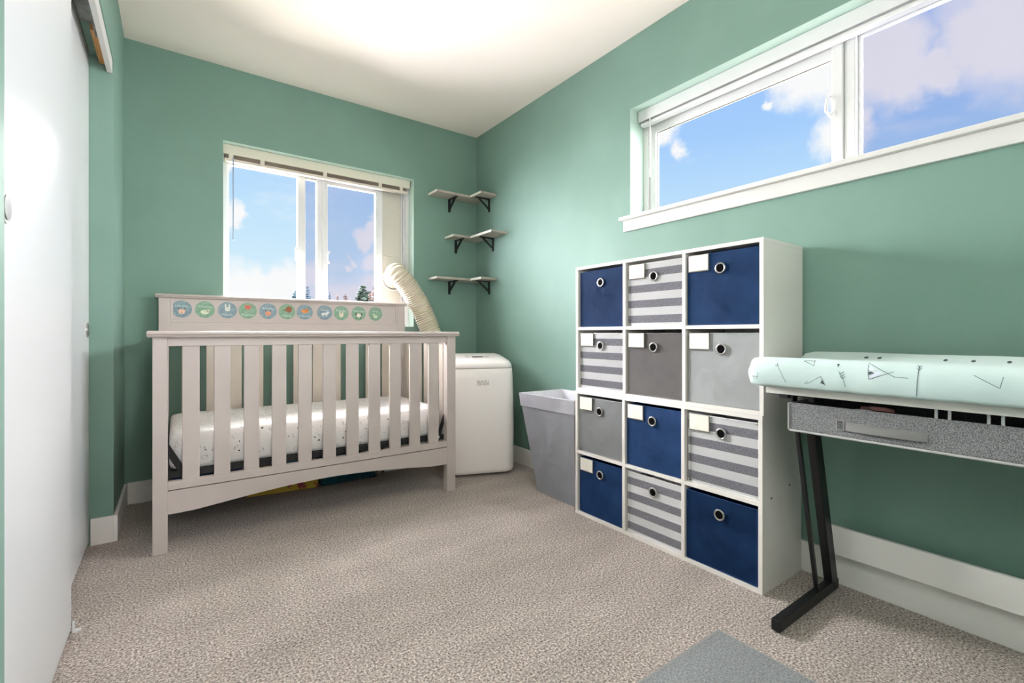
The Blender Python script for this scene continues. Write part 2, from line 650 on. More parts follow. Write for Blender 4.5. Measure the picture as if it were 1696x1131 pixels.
def mat_sheet():
    """white sheet with small scattered grey doodles and dark specks"""
    m = bpy.data.materials.new('printed crib sheet')
    m.use_nodes = True
    t = m.node_tree
    L = t.links.new
    b = t.nodes['Principled BSDF']
    b.inputs['Roughness'].default_value = .85
    tc = N(t, 'ShaderNodeTexCoord')

    def ring(scale, lo, hi, off, warp):
        mp = N(t, 'ShaderNodeMapping')
        mp.inputs['Location'].default_value = off
        L(tc.outputs['Object'], mp.inputs[0])
        n = N(t, 'ShaderNodeTexNoise')
        n.inputs['Scale'].default_value = 70
        L(mp.outputs[0], n.inputs['Vector'])
        s = N(t, 'ShaderNodeVectorMath', operation='SCALE')
        s.inputs['Scale'].default_value = warp
        L(n.outputs['Color'], s.inputs[0])
        a = N(t, 'ShaderNodeVectorMath', operation='ADD')
        L(mp.outputs[0], a.inputs[0])
        L(s.outputs[0], a.inputs[1])
        v = N(t, 'ShaderNodeTexVoronoi')
        v.inputs['Scale'].default_value = scale
        v.inputs['Randomness'].default_value = .8
        L(a.outputs[0], v.inputs['Vector'])
        g = N(t, 'ShaderNodeMath', operation='GREATER_THAN')
        g.inputs[1].default_value = lo
        L(v.outputs['Distance'], g.inputs[0])
        h = N(t, 'ShaderNodeMath', operation='LESS_THAN')
        h.inputs[1].default_value = hi
        L(v.outputs['Distance'], h.inputs[0])
        x = N(t, 'ShaderNodeMath', operation='MULTIPLY')
        L(g.outputs[0], x.inputs[0])
        L(h.outputs[0], x.inputs[1])
        return x.outputs[0]
    r1 = ring(22, .20, .245, (.3, .1, .2), .03)
    r2 = ring(30, .12, .17, (1.3, .6, .2), .03)
    r3 = ring(24, -1, .10, (2.1, .7, .9), .012)
    s = N(t, 'ShaderNodeMath', operation='MAXIMUM')
    L(r1, s.inputs[0])
    L(r2, s.inputs[1])
    m1 = N(t, 'ShaderNodeMix', data_type='RGBA')
    L(s.outputs[0], m1.inputs['Factor'])
    m1.inputs['A'].default_value = rgb(240, 236, 234)
    m1.inputs['B'].default_value = rgb(190, 184, 184)
    m2 = N(t, 'ShaderNodeMix', data_type='RGBA')
    L(r3, m2.inputs['Factor'])
    L(m1.outputs['Result'], m2.inputs['A'])
    m2.inputs['B'].default_value = rgb(70, 66, 70)
    L(m2.outputs['Result'], b.inputs['Base Color'])
    n = N(t, 'ShaderNodeTexNoise')
    n.inputs['Scale'].default_value = 14
    n.inputs['Detail'].default_value = 6
    L(tc.outputs['Object'], n.inputs['Vector'])
    bp = N(t, 'ShaderNodeBump')
    bp.inputs['Strength'].default_value = .5
    bp.inputs['Distance'].default_value = .006
    L(n.outputs[0], bp.inputs['Height'])
    L(bp.outputs[0], b.inputs['Normal'])
    return m


M['sheet'] = mat_sheet()
M['mint'] = mat('mint knit cover', rgb(188, 207, 204), .85, var=rgb(196, 213, 210), vscale=7, bump=.4, bscale=22, bdist=.004, sheen=.2)
M['print'] = mat('charcoal print', rgb(74, 86, 90), .8, bump=.05)
M['printwhite'] = mat('pale lilac print', rgb(214, 218, 232), .8, bump=.05)

# ------------------------------------------------------------------ room shell
XR, YB, H, XL = 1.932, 3.163, 2.4334, -0.212
Y0 = -0.95
T = .17
struct('floor', bx(XL - .80, XR, Y0, YB, -.12, 0), M['carpet'])
struct('ceiling', bx(XL - .80, XR + T, Y0 - T, YB + T, H, H + .15), M['ceiling'])
# back wall with its window opening
bx0, bx1, bz0, bz1 = .227, 1.403, .940, 2.006
b = BM()
box(b, XL - .80, bx0, YB, YB + T, -.12, H)
box(b, bx1, XR, YB, YB + T, -.12, H)
box(b, bx0, bx1, YB, YB + T, -.12, bz0)
box(b, bx0, bx1, YB, YB + T, bz1, H)
struct('wall_back', b, M['wall'])
# right wall with its high window opening
ry0, ry1, rz0, rz1 = -.25, 1.626, 1.485, 2.063
b = BM()
box(b, XR, XR + T, Y0 - T, ry0, -.12, H)
box(b, XR, XR + T, ry1, YB + T, -.12, H)
box(b, XR, XR + T, ry0, ry1, -.12, rz0)
box(b, XR, XR + T, ry0, ry1, rz1, H)
struct('wall_right', b, M['wall'])
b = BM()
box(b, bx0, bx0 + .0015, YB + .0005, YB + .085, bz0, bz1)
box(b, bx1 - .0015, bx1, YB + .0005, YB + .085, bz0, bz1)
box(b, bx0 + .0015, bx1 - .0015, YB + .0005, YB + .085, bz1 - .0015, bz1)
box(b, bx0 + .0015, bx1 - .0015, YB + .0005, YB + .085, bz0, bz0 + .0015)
M['reveal_glow'] = mat('wall green with daylight painted in', rgb(196, 219, 207), .55, bump=.2, bscale=140, bdist=.0015)  # sky light on the window returns painted in as a paler wall green
struct('painted_daylight_back', b, M['reveal_glow'])
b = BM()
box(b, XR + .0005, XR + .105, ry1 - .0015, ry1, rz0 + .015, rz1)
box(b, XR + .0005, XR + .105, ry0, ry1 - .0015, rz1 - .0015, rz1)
struct('painted_daylight_right', b, M['reveal_glow'])  # added thin lining that carries the painted daylight
# left wall round the closet opening
CJ0, CJ1, CZ = 1.040, 2.637, 2.064
b = BM()
box(b, XL - .12, XL, CJ1, YB, -.12, H)
box(b, XL - .12, XL, CJ0, CJ1, CZ, H)
box(b, XL - .12, XL, Y0, CJ0, -.12, H)
struct('wall_left', b, M['wall'])
b = BM()
box(b, XL - .90, XL - .80, Y0 - T, YB + T, -.12, H)
box(b, XL - .80, XL - .12, .94, CJ0, 0, H)
struct('wall_closet', b, M['white'])
struct('wall_front', bx(XL - .80, XR, Y0 - T, Y0, -.12, H), M['wall'])

BBH = .112
struct('baseboard_back', bx(XL + .014, XR - .014, YB - .014, YB, 0, BBH, bev=.002), M['base'])
struct('baseboard_right', bx(XR - .014, XR, Y0 + .02, YB, 0, BBH, bev=.002), M['base'])
b = BM()
box(b, XL, XL + .014, CJ1 - .013, YB - .014, 0, BBH, bev=.002)
struct('baseboard_left', b, M['base'])
b = BM()
box(b, -.286, XL + .0005, CJ1 - .013, CJ1, 0, BBH, bev=.002)
struct('baseboard_closet', b, M['base'])


# closet doors, tracks, fascia
def cup_pull(parent, x, y, z):
    o = obj('cup_pull', cyl(BM(), (x + .001, y, z), (1, 0, 0), .030, .005, 28), M['chrome'], parent, smooth=False)
    obj('pull_recess', cyl(BM(), (x + .0042, y, z), (1, 0, 0), .023, .002, 24), M['track'], o)


d = thing('door_1', None, None, (-.268, 1.47, 0), kind='structure')
obj('door_panel', bx(-.285, -.250, CJ0 + .002, 1.907, .012, 2.045, bev=.0015), M['door'], d)
cup_pull(d, -.250, 1.226, 1.12)
d = thing('door_2', None, None, (-.308, 2.2, 0), kind='structure')
obj('door_panel', bx(-.327, -.292, 1.775, 2.6365, .012, 2.045, bev=.0015), M['door'], d)
cup_pull(d, -.292, 2.592, .905)
struct('trim_1', bx(-.234, -.216, CJ0 + .002, CJ1 - .004, 2.006, CZ, bev=.001), M['white'])
b = BM()
box(b, -.330, -.238, CJ0 + .01, 2.36, CZ - .004, CZ)
box(b, -.246, -.240, CJ0 + .01, 2.40, CZ - .032, CZ)
box(b, -.291, -.287, CJ0 + .01, 2.60, CZ - .022, CZ)
tr = struct('trim_2', b, M['track'])
struct('trim_3', bx(-.258, -.238, 2.36, CJ1 - .003, CZ - .028, CZ), M['rodwood'])
g = thing('door_guide', 'small white plastic guide on the carpet at the closet door edge', 'guide', (-.235, 1.9, 0))
obj('guide_plate', bx(-.247, -.228, 1.893, 1.912, .0, .004, bev=.001), M['vinyl'], g)
obj('guide_fin', bx(-.2475, -.242, 1.894, 1.910, .004, .030, bev=.002), M['vinyl'], g)

# ------------------------------------------------------------------ window in the back wall
w1 = thing('window_1', None, None, (.815, YB + .1, bz0), kind='structure')
ya, yb_ = YB + .085, YB + .165


def frame_bm(x0, x1, z0, z1, w, y0, y1, axis='y', bev=.002):
    b = BM()
    for (a0, a1, c0, c1) in ((x0, x0 + w, z0, z1), (x1 - w, x1, z0, z1), (x0 + w, x1 - w, z0, z0 + w), (x0 + w, x1 - w, z1 - w, z1)):
        if axis == 'y':
            box(b, a0, a1, y0, y1, c0, c1, bev=bev)
        else:
            box(b, y0, y1, a0, a1, c0, c1, bev=bev)
    return b


obj('frame', frame_bm(bx0 + .001, bx1 - .001, bz0 + .001, bz1 - .001, .026, ya, yb_), M['vinyl'], w1)
obj('inner_stop', frame_bm(bx0 + .026, bx1 - .026, bz0 + .026, bz1 - .026, .012, ya + .02, ya + .034), M['vinyl'], w1)
s = obj('sash', frame_bm(.256, .696, .968, 1.955, .050, YB + .115, YB + .145), M['vinyl'], w1)
bpy.data.objects.remove(s)
b = BM()
box(b, .253, .262, YB + .115, YB + .145, .966, 1.98, bev=.002)
box(b, .646, .694, YB + .108, YB + .145, .966, 1.98, bev=.004)
box(b, .262, .646, YB + .115, YB + .145, 1.908, 1.98, bev=.002)
box(b, .262, .646, YB + .115, YB + .145, .966, 1.006, bev=.002)
s = obj('sash', b, M['vinyl'], w1)
obj('glass', bx(.262, .646, YB + .128, YB + .132, 1.006, 1.908), M['glass'], s)
b = BM()
box(b, .765, .800, YB + .112, YB + .150, .966, 1.98, bev=.004)
box(b, .802, .834, YB + .106, YB + .150, .966, 1.98, bev=.004)
box(b, .694, .765, YB + .125, YB + .150, 1.905, 1.98, bev=.002)
box(b, .694, .765, YB + .125, YB + .150, .966, 1.006, bev=.002)
s = obj('sash', b, M['vinyl'], w1)
obj('glass', bx(.694, .765, YB + .136, YB + .140, 1.006, 1.905), M['glass'], s)
b = BM()
box(b, 1.163, 1.214, YB + .112, YB + .145, .966, 1.98, bev=.004)
box(b, .834, 1.163, YB + .118, YB + .145, 1.893, 1.98, bev=.002)
box(b, .834, 1.163, YB + .118, YB + .145, .966, 1.006, bev=.002)
s = obj('sash', b, M['vinyl'], w1)
obj('glass', bx(.834, 1.163, YB + .130, YB + .134, 1.006, 1.893), M['glass'], s)
obj('insect_screen', bx(.694, 1.215, YB + .158, YB + .159, .97, 1.96), M['screen'], w1)
for xx in (.641, .836):
    b = BM()
    box(b, xx - .009, xx + .009, YB + .098, YB + .108, 1.36, 1.375, bev=.002)
    box(b, xx - .009, xx + .009, YB + .098, YB + .108, 1.43, 1.445, bev=.002)
    tube(b, [(xx - .004, YB + .1, 1.368), (xx - .008, YB + .086, 1.385), (xx - .008, YB + .084, 1.42), (xx - .004, YB + .1, 1.437)], .0045, 8)
    obj('sash_handle', b, M['vinyl'], w1)

M['ventpanel'] = mat('white filler panel with shade painted in', rgb(208, 203, 190), .5, bump=.03)  # shade on the white panel painted in as greyish cream
# portable air conditioner's window panel (stands in the opening)
vp = thing('vent_panel', 'tall white window filler panel with hose outlet, right side of crib window', 'vent panel', (1.29, YB + .12, bz0))
obj('upper_panel', bx(1.216, 1.374, YB + .122, YB + .138, 1.452, 1.978, bev=.002), M['ventpanel'], vp)
obj('lower_panel', bx(1.216, 1.374, YB + .112, YB + .138, .968, 1.450, bev=.002), M['ventpanel'], vp)
obj('edge_rail', bx(1.350, 1.358, YB + .103, YB + .120, .968, 1.978, bev=.001), M['vinyl'], vp)
obj('hose_collar', torus(BM(), (1.287, YB + .105, 1.285), (0, 1, 0), .077, .006, 32), M['plasticwhite'], vp, smooth=False)

# blind folded up at the top of the back window
bl = thing('window_blind', 'cream blind drawn up at the top of the crib window', 'blind', (.81, 3.215, 1.90))
obj('valance', bx(.232, 1.392, 3.205, 3.217, 1.946, 2.003, bev=.002), M['valance'], bl)
obj('headrail', bx(.236, 1.388, 3.219, 3.255, 1.960, 2.000, bev=.001), M['valance'], bl)
for k in range(5):
    z = 1.9245 + k * .0047
    b = BM()
    prism(b, [(3.209, z), (3.222, z + .0022), (3.236, z), (3.236, z + .0013), (3.222, z + .0035), (3.209, z + .0013)], 'x', .236, 1.372)
    obj('slat', b, M['slatshade'], bl)
obj('bottom_rail', bx(.236, 1.372, 3.205, 3.240, 1.905, 1.922, bev=.003), M['blind'], bl)
for x in (.27, .435, .80, 1.17, 1.325):
    obj('ladder_tape', bx(x - .012, x + .012, 3.2035, 3.2065, 1.908, 1.947, bev=.0005), M['blind'], bl)
obj('wand', tube(BM(), [(.281, 3.200, 1.93), (.281, 3.200, 1.442)], .0032, 8), mat('clear grey wand', rgb(150, 165, 190), .3, bump=.02), bl)

# ------------------------------------------------------------------ high window in the right wall
w2 = thing('window_2', None, None, (XR + .1, .688, rz0), kind='structure')
XA = XR + .105
SZ = 1.500
obj('sill', bx(XR - .040, XR + .11, ry0 - .04, ry1 + .045, SZ - .018, SZ, bev=.002), M['white'], w2)
obj('apron', bx(XR - .018, XR, ry0 - .03, ry1 + .033, 1.425, SZ - .018, bev=.002), M['white'], w2)
obj('frame', frame_bm(ry0 + .001, ry1 - .001, SZ + .001, rz1 - .001, .030, XA, XR + .165, axis='x'), M['vinyl'], w2)
b = BM()
X1_, X2_ = XR + .118, XR + .148
box(b, X1_, X2_, 1.556, 1.594, SZ + .03, 2.03, bev=.003)
box(b, X1_, X2_, .740, 1.556, 1.948, 2.03, bev=.003)
box(b, X1_, X2_, .740, 1.556, SZ + .03, 1.545, bev=.003)
box(b, X1_ - .01, X2_, .704, .742, SZ + .03, 2.03, bev=.004)
s = obj('sash', b, M['vinyl'], w2)
obj('glass', bx(XR + .134, XR + .138, .742, 1.556, 1.545, 1.948), M['glass'], s)
obj('glazing_gasket', frame_bm(.742, 1.556, 1.545, 1.948, .003, XR + .1305, XR + .133, axis='x', bev=0), M['stitch'], s)
b = BM()
box(b, X1_ - .002, X2_ + .01, .664, .703, SZ + .03, 2.03, bev=.006)
obj('mullion', b, M['vinyl'], w2)
b = BM()
box(b, XR + .135, XR + .16, -.215, .664, 1.996, 2.03, bev=.002)
box(b, XR + .135, XR + .16, -.215, .664, SZ + .03, 1.545, bev=.002)
box(b, XR + .135, XR + .16, .655, .664, 1.545, 1.996, bev=.002)
s = obj('fixed_light', b, M['vinyl'], w2)
obj('glass', bx(XR + .146, XR + .150, -.215, .655, 1.545, 1.996), M['glass'], s)
obj('insect_screen', bx(XR + .162, XR + .163, -.215, .68, 1.52, 2.02), M['screen'], w2)
b = BM()
tube(b, [(X1_ - .006, .742, 1.80), (X1_ - .028, .750, 1.785), (X1_ - .030, .752, 1.74), (X1_ - .006, .742, 1.72)], .005, 8)
box(b, X1_ - .016, X1_ - .008, .728, .745, 1.715, 1.735, bev=.003)
obj('sash_handle', b, M['vinyl'], w2)
obj('frame_clip', bx(XR + .112, XR + .1185, 1.178, 1.188, 2.00, 2.012), M['stitch'], w2)

bl = thing('window_blind', 'white blind drawn up at the top of the high side window', 'blind', (1.99, .688, 1.98))
obj('valance', bx(1.988, 1.998, ry0 + .01, 1.620, 2.004, 2.060, bev=.002), M['vinyl'], bl)
obj('headrail', bx(2.000, 2.030, ry0 + .015, 1.616, 2.026, 2.058, bev=.001), M['vinyl'], bl)
for k in range(4):
    z = 2.0003 + k * .0055
    b = BM()
    prism(b, [(2.001, z), (2.014, z + .002), (2.027, z), (2.027, z + .0013), (2.014, z + .0033), (2.001, z + .0013)], 'y', ry0 + .015, 1.612)
    obj('slat', b, M['vinyl'], bl)
obj('bottom_rail', bx(1.996, 2.030, ry0 + .015, 1.612, 1.981, 1.997, bev=.003), M['vinyl'], bl)
obj('wand', tube(BM(), [(1.994, 1.548, 2.02), (1.994, 1.548, 1.70)], .004, 8), M['vinyl'], bl)

# ------------------------------------------------------------------ crib
CF, CBK = 2.355, 3.122
crib = thing('crib', 'greige slatted baby crib with tall headboard below the back window', 'crib', (.615, 2.74, 0))
cm = M['crib']
for x0, x1 in ((-.072, -.022), (1.246, 1.300)):
    obj('leg', bx(x0, x1, CF, CF + .045, 0, .885, bev=.003), cm, crib)
    obj('leg', bx(x0 + .002, x1 - .002, CBK - .045, CBK - .004, 0, .845, bev=.003), cm, crib)


def profile_rail(x0, x1, y0, z0, z1, d):
    """moulded rail: rounded nose towards the front"""
    h = z1 - z0
    poly = [(y0 + .008, z0), (y0 + .004, z0 + .18 * h), (y0 + .006, z0 + .30 * h), (y0, z0 + .45 * h), (y0 - .001, z0 + .65 * h), (y0 + .004, z0 + .88 * h),
            (y0 + .012, z1), (y0 + d - .012, z1), (y0 + d - .002, z0 + .85 * h), (y0 + d, z0 + .5 * h), (y0 + d - .006, z0)]
    b = BM()
    prism(b, poly, 'x', x0, x1)
    bmesh.ops.bevel(b, geom=[e for e in b.edges if abs(e.verts[0].co.x - e.verts[1].co.x) < 1e-6], offset=.003, segments=2, affect='EDGES')
    return b


obj('top_rail', profile_rail(-.090, 1.316, CF - .020, .876, .902, .078), cm, crib)
obj('upper_rail', bx(-.022, 1.246, CF + .006, CF + .034, .840, .877, bev=.001), cm, crib)
for k in range(11):
    x = .0265 + .1112 * k
    obj('slat', bx(x, x + .0595, CF + .010, CF + .028, .284, .841, bev=.002), cm, crib)
obj('lower_rail', bx(-.022, 1.246, CF + .004, CF + .034, .2535, .287, bev=.0015), cm, crib)
pts = []
n = 28
for i in range(n + 1):
    u = i / n
    x = -.022 + 1.268 * u
    z = .156 + .040 * sin(pi * min(max((u - .06) / .88, 0), 1)) ** 1.1
    pts.append((x, z))
pts += [(1.246, .250), (-.022, .250)]
obj('apron', prism(BM(), pts, 'y', CF + .005, CF + .028), cm, crib)
# headboard
cb = M['crib']
HY = 3.090
obj('headboard_cap', profile_rail(-.082, 1.314, HY - .012, 1.082, 1.104, .050), cb, crib)
b = BM()
box(b, -.068, 1.304, HY + .008, CBK - .002, .840, 1.083)
box(b, -.068, -.018, HY, HY + .0085, .840, 1.083, bev=.001)
box(b, 1.252, 1.304, HY, HY + .0085, .840, 1.083, bev=.001)
box(b, -.018, 1.252, HY, HY + .0085, .840, .951, bev=.001)
hb = obj('headboard', b, cb, crib)
b = BM()
box(b, -.018, 1.252, HY + .002, HY + .0082, .951, .962, bev=.002)
box(b, 1.240, 1.252, HY + .002, HY + .0082, .962, 1.082, bev=.002)
box(b, -.018, -.006, HY + .002, HY + .0082, .962, 1.082, bev=.002)
obj('panel_moulding', b, cb, crib)
for k in range(11):
    x = .032 + .1108 * k
    obj('slat', bx(x, x + .0595, CBK - .036, CBK - .020, .320, .841, bev=.002), M['cribback'], crib)
obj('back_lower_rail', bx(-.022, 1.246, CBK - .040, CBK - .014, .270, .322, bev=.002), cm, crib)
# end panels
for sx in (0, 1):
    xa, xb = ((-.064, -.034), (1.262, 1.290))[sx]
    obj('side_upper_rail', bx(xa, xb, CF + .046, CBK - .045, .835, .885, bev=.003), cm, crib)
    obj('side_lower_rail', bx(xa, xb, CF + .046, CBK - .045, .215, .270, bev=.003), cm, crib)
    for k in range(6):
        y = CF + .046 + .052 + k * .104
        obj('side_slat', bx(xa + .006, xb - .006, y, y + .050, .269, .836, bev=.002), M['cribback'], crib)
# mattress support
b = BM()
box(b, -.020, 1.246, 2.395, 2.415, .292, .318)
box(b, -.020, 1.246, 3.050, 3.070, .292, .318)
box(b, -.020, 0.0, 2.415, 3.05, .292, .318)
box(b, 1.226, 1.246, 2.415, 3.05, .292, .318)
for k in range(9):
    y = 2.46 + k * .065
    box(b, 0, 1.226, y, y + .008, .300, .316)
obj('mattress_support', b, M['black'], crib)
for sx in (0, 1):
    b = BM()
    if sx == 0:
        beam(b, (-.030, 2.396, .430), (.030, 2.396, .312), .004, .026, bev=.001)
    else:
        beam(b, (1.254, 2.396, .430), (1.212, 2.396, .312), .004, .022, bev=.001)
    obj('support_bracket', b, M['black'], crib)
    obj('bolt', cyl(BM(), ((.034, 1.208)[sx], 2.391, .308), (0, 1, 0), .008, .006, 14), M['vinyl'], crib)

# mattress
b = BM()
rings = []
mw, md = 1.262, .648
zs = [(.3185, .95), (.323, .985), (.338, 1.0), (.40, 1.003), (.445, 1.0), (.462, .985), (.470, .955), (.473, .90)]
for z, s_ in zs:
    ring = []
    inset = (1 - s_) * .5
    for (x, y) in rrect(mw - inset, md - inset, .055, 6):
        w_ = noise.noise(Vector((x * 6, y * 6, z * 9))) * .004
        ring.append((x * (1 + w_ * .5), y + w_, z + w_ * .7))
    rings.append(ring)
R = loft(b, rings, cap=False)
b.verts.ensure_lookup_table()
top = b.verts[-len(rings[0]):]
f = b.faces.new(top)
bmesh.ops.poke(b, faces=[f])
f2 = b.faces.new(b.verts[:len(rings[0])][::-1]) if False else None
o = obj('crib_mattress', b, M['sheet'], None, local=True, smooth=True)
o.location = (.613, 2.735, 0)
tag(o, 'crib mattress in a white sheet with small grey doodles, inside the crib', 'mattress')

# printed discs on the headboard
discs = [
    (.032, 'b', 'Half Bday', 'face', rgb(236, 196, 170), 'blue disc with a pink-cheeked animal, first from the left'),
    (.137, 'g', 'Valentines', 'body', rgb(216, 222, 196), 'green disc with a white lamb, second from the left'),
    (.244, 'b', 'Easter', 'ears', rgb(220, 220, 206), 'blue disc with a white rabbit, third from the left'),
    (.345, 'g', "Mothers", 'round', rgb(214, 120, 100), 'green disc with a red animal face at its top'),
    (.450, 'b', 'Birthday', 'face', rgb(230, 160, 120), 'blue disc with an orange fox face at its foot'),
    (.553, 'g', 'Spring', 'round2', rgb(150, 92, 62), 'green disc with a brown hedgehog'),
    (.653, 'b', 'Halloween', 'body2', rgb(226, 150, 84), 'blue disc with an orange curled fox'),
    (.771, 'b', 'Friend', 'beast', rgb(218, 224, 222), 'blue disc with a white walking animal'),
    (.873, 'g', 'Birthday', 'ears2', rgb(222, 214, 190), 'green disc with a long-eared cream animal'),
    (.985, 'g', 'Snow day', 'panda', rgb(228, 222, 208), 'green disc with a black-eared white panda'),
    (1.098, 'g', 'First', 'curl', rgb(206, 222, 190), 'green disc with a small pale animal, last on the right')]
M['discblue'] = mat('muted blue print', rgb(124, 144, 154), .55, var=rgb(140, 162, 168), vscale=60, bump=.03)
M['discgreen'] = mat('muted green print', rgb(122, 158, 132), .55, var=rgb(140, 172, 146), vscale=60, bump=.03)
M['ink'] = mat('dark ink', rgb(60, 54, 56), .6, bump=.02)
M['lettering'] = mat('pale lettering', rgb(196, 212, 208), .6, bump=.02)


def flat_disc(b, x, z, rx, rz, y, seg=18, a0=0):
    vs = [b.verts.new((x + rx * cos(2 * pi * k / seg + a0), y, z + rz * sin(2 * pi * k / seg + a0))) for k in range(seg)]
    b.faces.new(vs)


def flat_tri(b, pts, y):
    b.faces.new([b.verts.new((p[0], y, p[1])) for p in pts])


def text_mesh(name, txt, size, m, parent, loc, rot, spacing=.8):
    c = bpy.data.curves.new(name, 'FONT')
    c.body = txt
    c.size = size
    c.align_x = 'CENTER'
    c.align_y = 'CENTER'
    c.space_line = spacing
    c.resolution_u = 2
    c.extrude = .0001
    to = bpy.data.objects.new('tmp_text', c)
    COL.objects.link(to)
    dg = bpy.context.evaluated_depsgraph_get()
    me = bpy.data.meshes.new_from_object(to.evaluated_get(dg))
    bpy.data.objects.remove(to)
    me.name = name
    me.materials.clear()
    me.materials.append(m)
    mt = Matrix.Translation(loc) @ rot.to_4x4()
    me.transform(mt)
    o = bpy.data.objects.new(name, me)
    COL.objects.link(o)
    o.parent = parent
    return o


FRONT = Matrix.Rotation(pi / 2, 3, 'X')
for i, (x, c, txt, kind, col, lab) in enumerate(discs):
    zc = 1.024
    r = thing('milestone_disc', 'round ' + lab + ' of the headboard row' if 'left' in lab or 'right' in lab else 'round ' + lab + ' on the crib headboard',
              'sticker', (x, HY + .0075, zc), group='round milestone discs on the crib headboard')
    obj('disc', cyl(BM(), (0, -.0012, 0), (0, 1, 0), .046, .0024, 36), M['discblue' if c == 'b' else 'discgreen'], r, local=True)
    am = mat('animal print %d' % i, col, .6, bump=.02)
    y = -.0029
    hi = kind in ('round', 'round2', 'body2', 'ears')
    cz = .018 if kind in ('round', 'round2') else (.006 if kind in ('ears', 'body2') else -.014)
    b = BM()
    k = BM()
    if kind in ('face', 'round', 'panda'):
        flat_disc(b, 0, cz, .015, .013, y)
        flat_tri(b, [(-.015, cz + .004), (-.013, cz + .018), (-.004, cz + .011)], y)
        flat_tri(b, [(.015, cz + .004), (.013, cz + .018), (.004, cz + .011)], y)
    elif kind in ('ears', 'ears2'):
        flat_disc(b, 0, cz, .014, .012, y)
        flat_disc(b, -.009, cz + .017, .004, .012, y)
        flat_disc(b, .009, cz + .017, .004, .012, y)
    elif kind in ('body', 'body2'):
        flat_disc(b, 0, cz, .021, .012, y)
        flat_disc(b, .014, cz + .009, .008, .007, y)
    elif kind == 'round2':
        flat_disc(b, .010, .014, .017, .019, y)
        flat_tri(b, [(-.008, .018), (-.022, .010), (-.004, .004)], y)
    elif kind == 'beast':
        flat_disc(b, -.002, -.008, .020, .008, y)
        flat_disc(b, .018, .000, .009, .007, y)
        for dx in (-.016, -.008, .006, .014):
            flat_tri(b, [(dx - .003, -.010), (dx + .003, -.010), (dx, -.028)], y)
    else:
        flat_disc(b, 0, -.018, .014, .009, y)
        flat_disc(b, -.014, -.004, .006, .006, y)
    obj('animal_print', b, am, r, local=True)
    if kind == 'panda':
        for sx in (-1, 1):
            flat_disc(k, sx * .017, cz + .010, .006, .006, y - .0004)
            flat_disc(k, sx * .012, cz - .015, .005, .004, y - .0004)
    elif kind == 'face':
        for sx in (-1, 1):
            flat_tri(k, [(sx * .014, cz + .012), (sx * .017, cz + .026), (sx * .009, cz + .013)], y - .0004)
        flat_disc(k, 0, cz - .006, .003, .002, y - .0004)
    else:
        flat_disc(k, -.004, cz + .001, .0016, .0016, y - .0004, 8)
        flat_disc(k, .004, cz + .001, .0016, .0016, y - .0004, 8)
    obj('ink_print', k, M['ink'], r, local=True)
    tz = .016 if cz < 0 else -.024
    text_mesh('lettering', txt, .019 if len(txt) < 9 or '\n' in txt else .0155, M['lettering'], r, Vector((0, y - .0002, tz)), FRONT)

# ------------------------------------------------------------------ things below the crib
t = thing('picture_box', 'yellow printed picture box on the carpet under the crib', 'box', (.51, 2.978, 0))
b = BM()
box(b, -.180, .180, -.09, .09, 0, .095, bev=.002)
o = obj('box_body', b, M['yellow'], t, local=True)
o2 = obj('box_lid', bx(-.183, .183, -.093, .093, .095, .118, bev=.002), mat('yellow green lid', rgb(196, 190, 70), .5, bump=.03), t, local=True)
t.rotation_euler.z = -.12

b = BM()
nx, ny = 26, 16
g = [[None] * (ny + 1) for _ in range(nx + 1)]
for i in range(nx + 1):
    for j in range(ny + 1):
        u, v = i / nx * 2 - 1, j / ny * 2 - 1
        r_ = max(0, 1 - (abs(u) ** 2.6 + abs(v) ** 2.6))
        h = .002 + .145 * r_ ** .45 * .8 * (1 + .35 * noise.noise(Vector((u * 3, v * 3, 2))))
        g[i][j] = b.verts.new((u * .165 + .012 * noise.noise(Vector((u * 4, v * 4, 5))), v * .062 + .010 * noise.noise(Vector((u * 4, v * 4, 8))), h))
for i in range(nx):
    for j in range(ny):
        b.faces.new((g[i][j], g[i + 1][j], g[i + 1][j + 1], g[i][j + 1]))
bmesh.ops.solidify(b, geom=b.faces[:], thickness=.002)
o = obj('folded_blanket', b, M['teal'], None, local=True, smooth=True)
o.location = (.862, 2.918, .003)
tag(o, 'crumpled teal plush blanket on the carpet under the crib', 'blanket')


def under_bin(x0, x1, y0, y1, h, m, label, nm, cat, part='bin_body', zb=0):
    t = thing(nm, label, cat, ((x0 + x1) / 2, (y0 + y1) / 2, 0))
    b = BM()
    w = .004
    box(b, x0, x1, y0, y1, 0, .004)
    box(b, x0, x0 + w, y0, y1, .004, h)
    box(b, x1 - w, x1, y0, y1, .004, h)
    box(b, x0 + w, x1 - w, y0, y0 + w, .004, h)
    box(b, x0 + w, x1 - w, y1 - w, y1, .004, h)
    obj(part, b, m, t)
    b = BM()
    for (a0, a1, c0, c1) in ((x0 - .002, x1 + .002, y0 - .002, y0 + .008), (x0 - .002, x1 + .002, y1 - .008, y1 + .002),
                             (x0 - .002, x0 + .008, y0 + .008, y1 - .008), (x1 - .008, x1 + .002, y0 + .008, y1 - .008)):
        box(b, a0, a1, c0, c1, h - .012, h + .002)
    obj('rim', b, m, t)
    t.location.z = zb
    return t


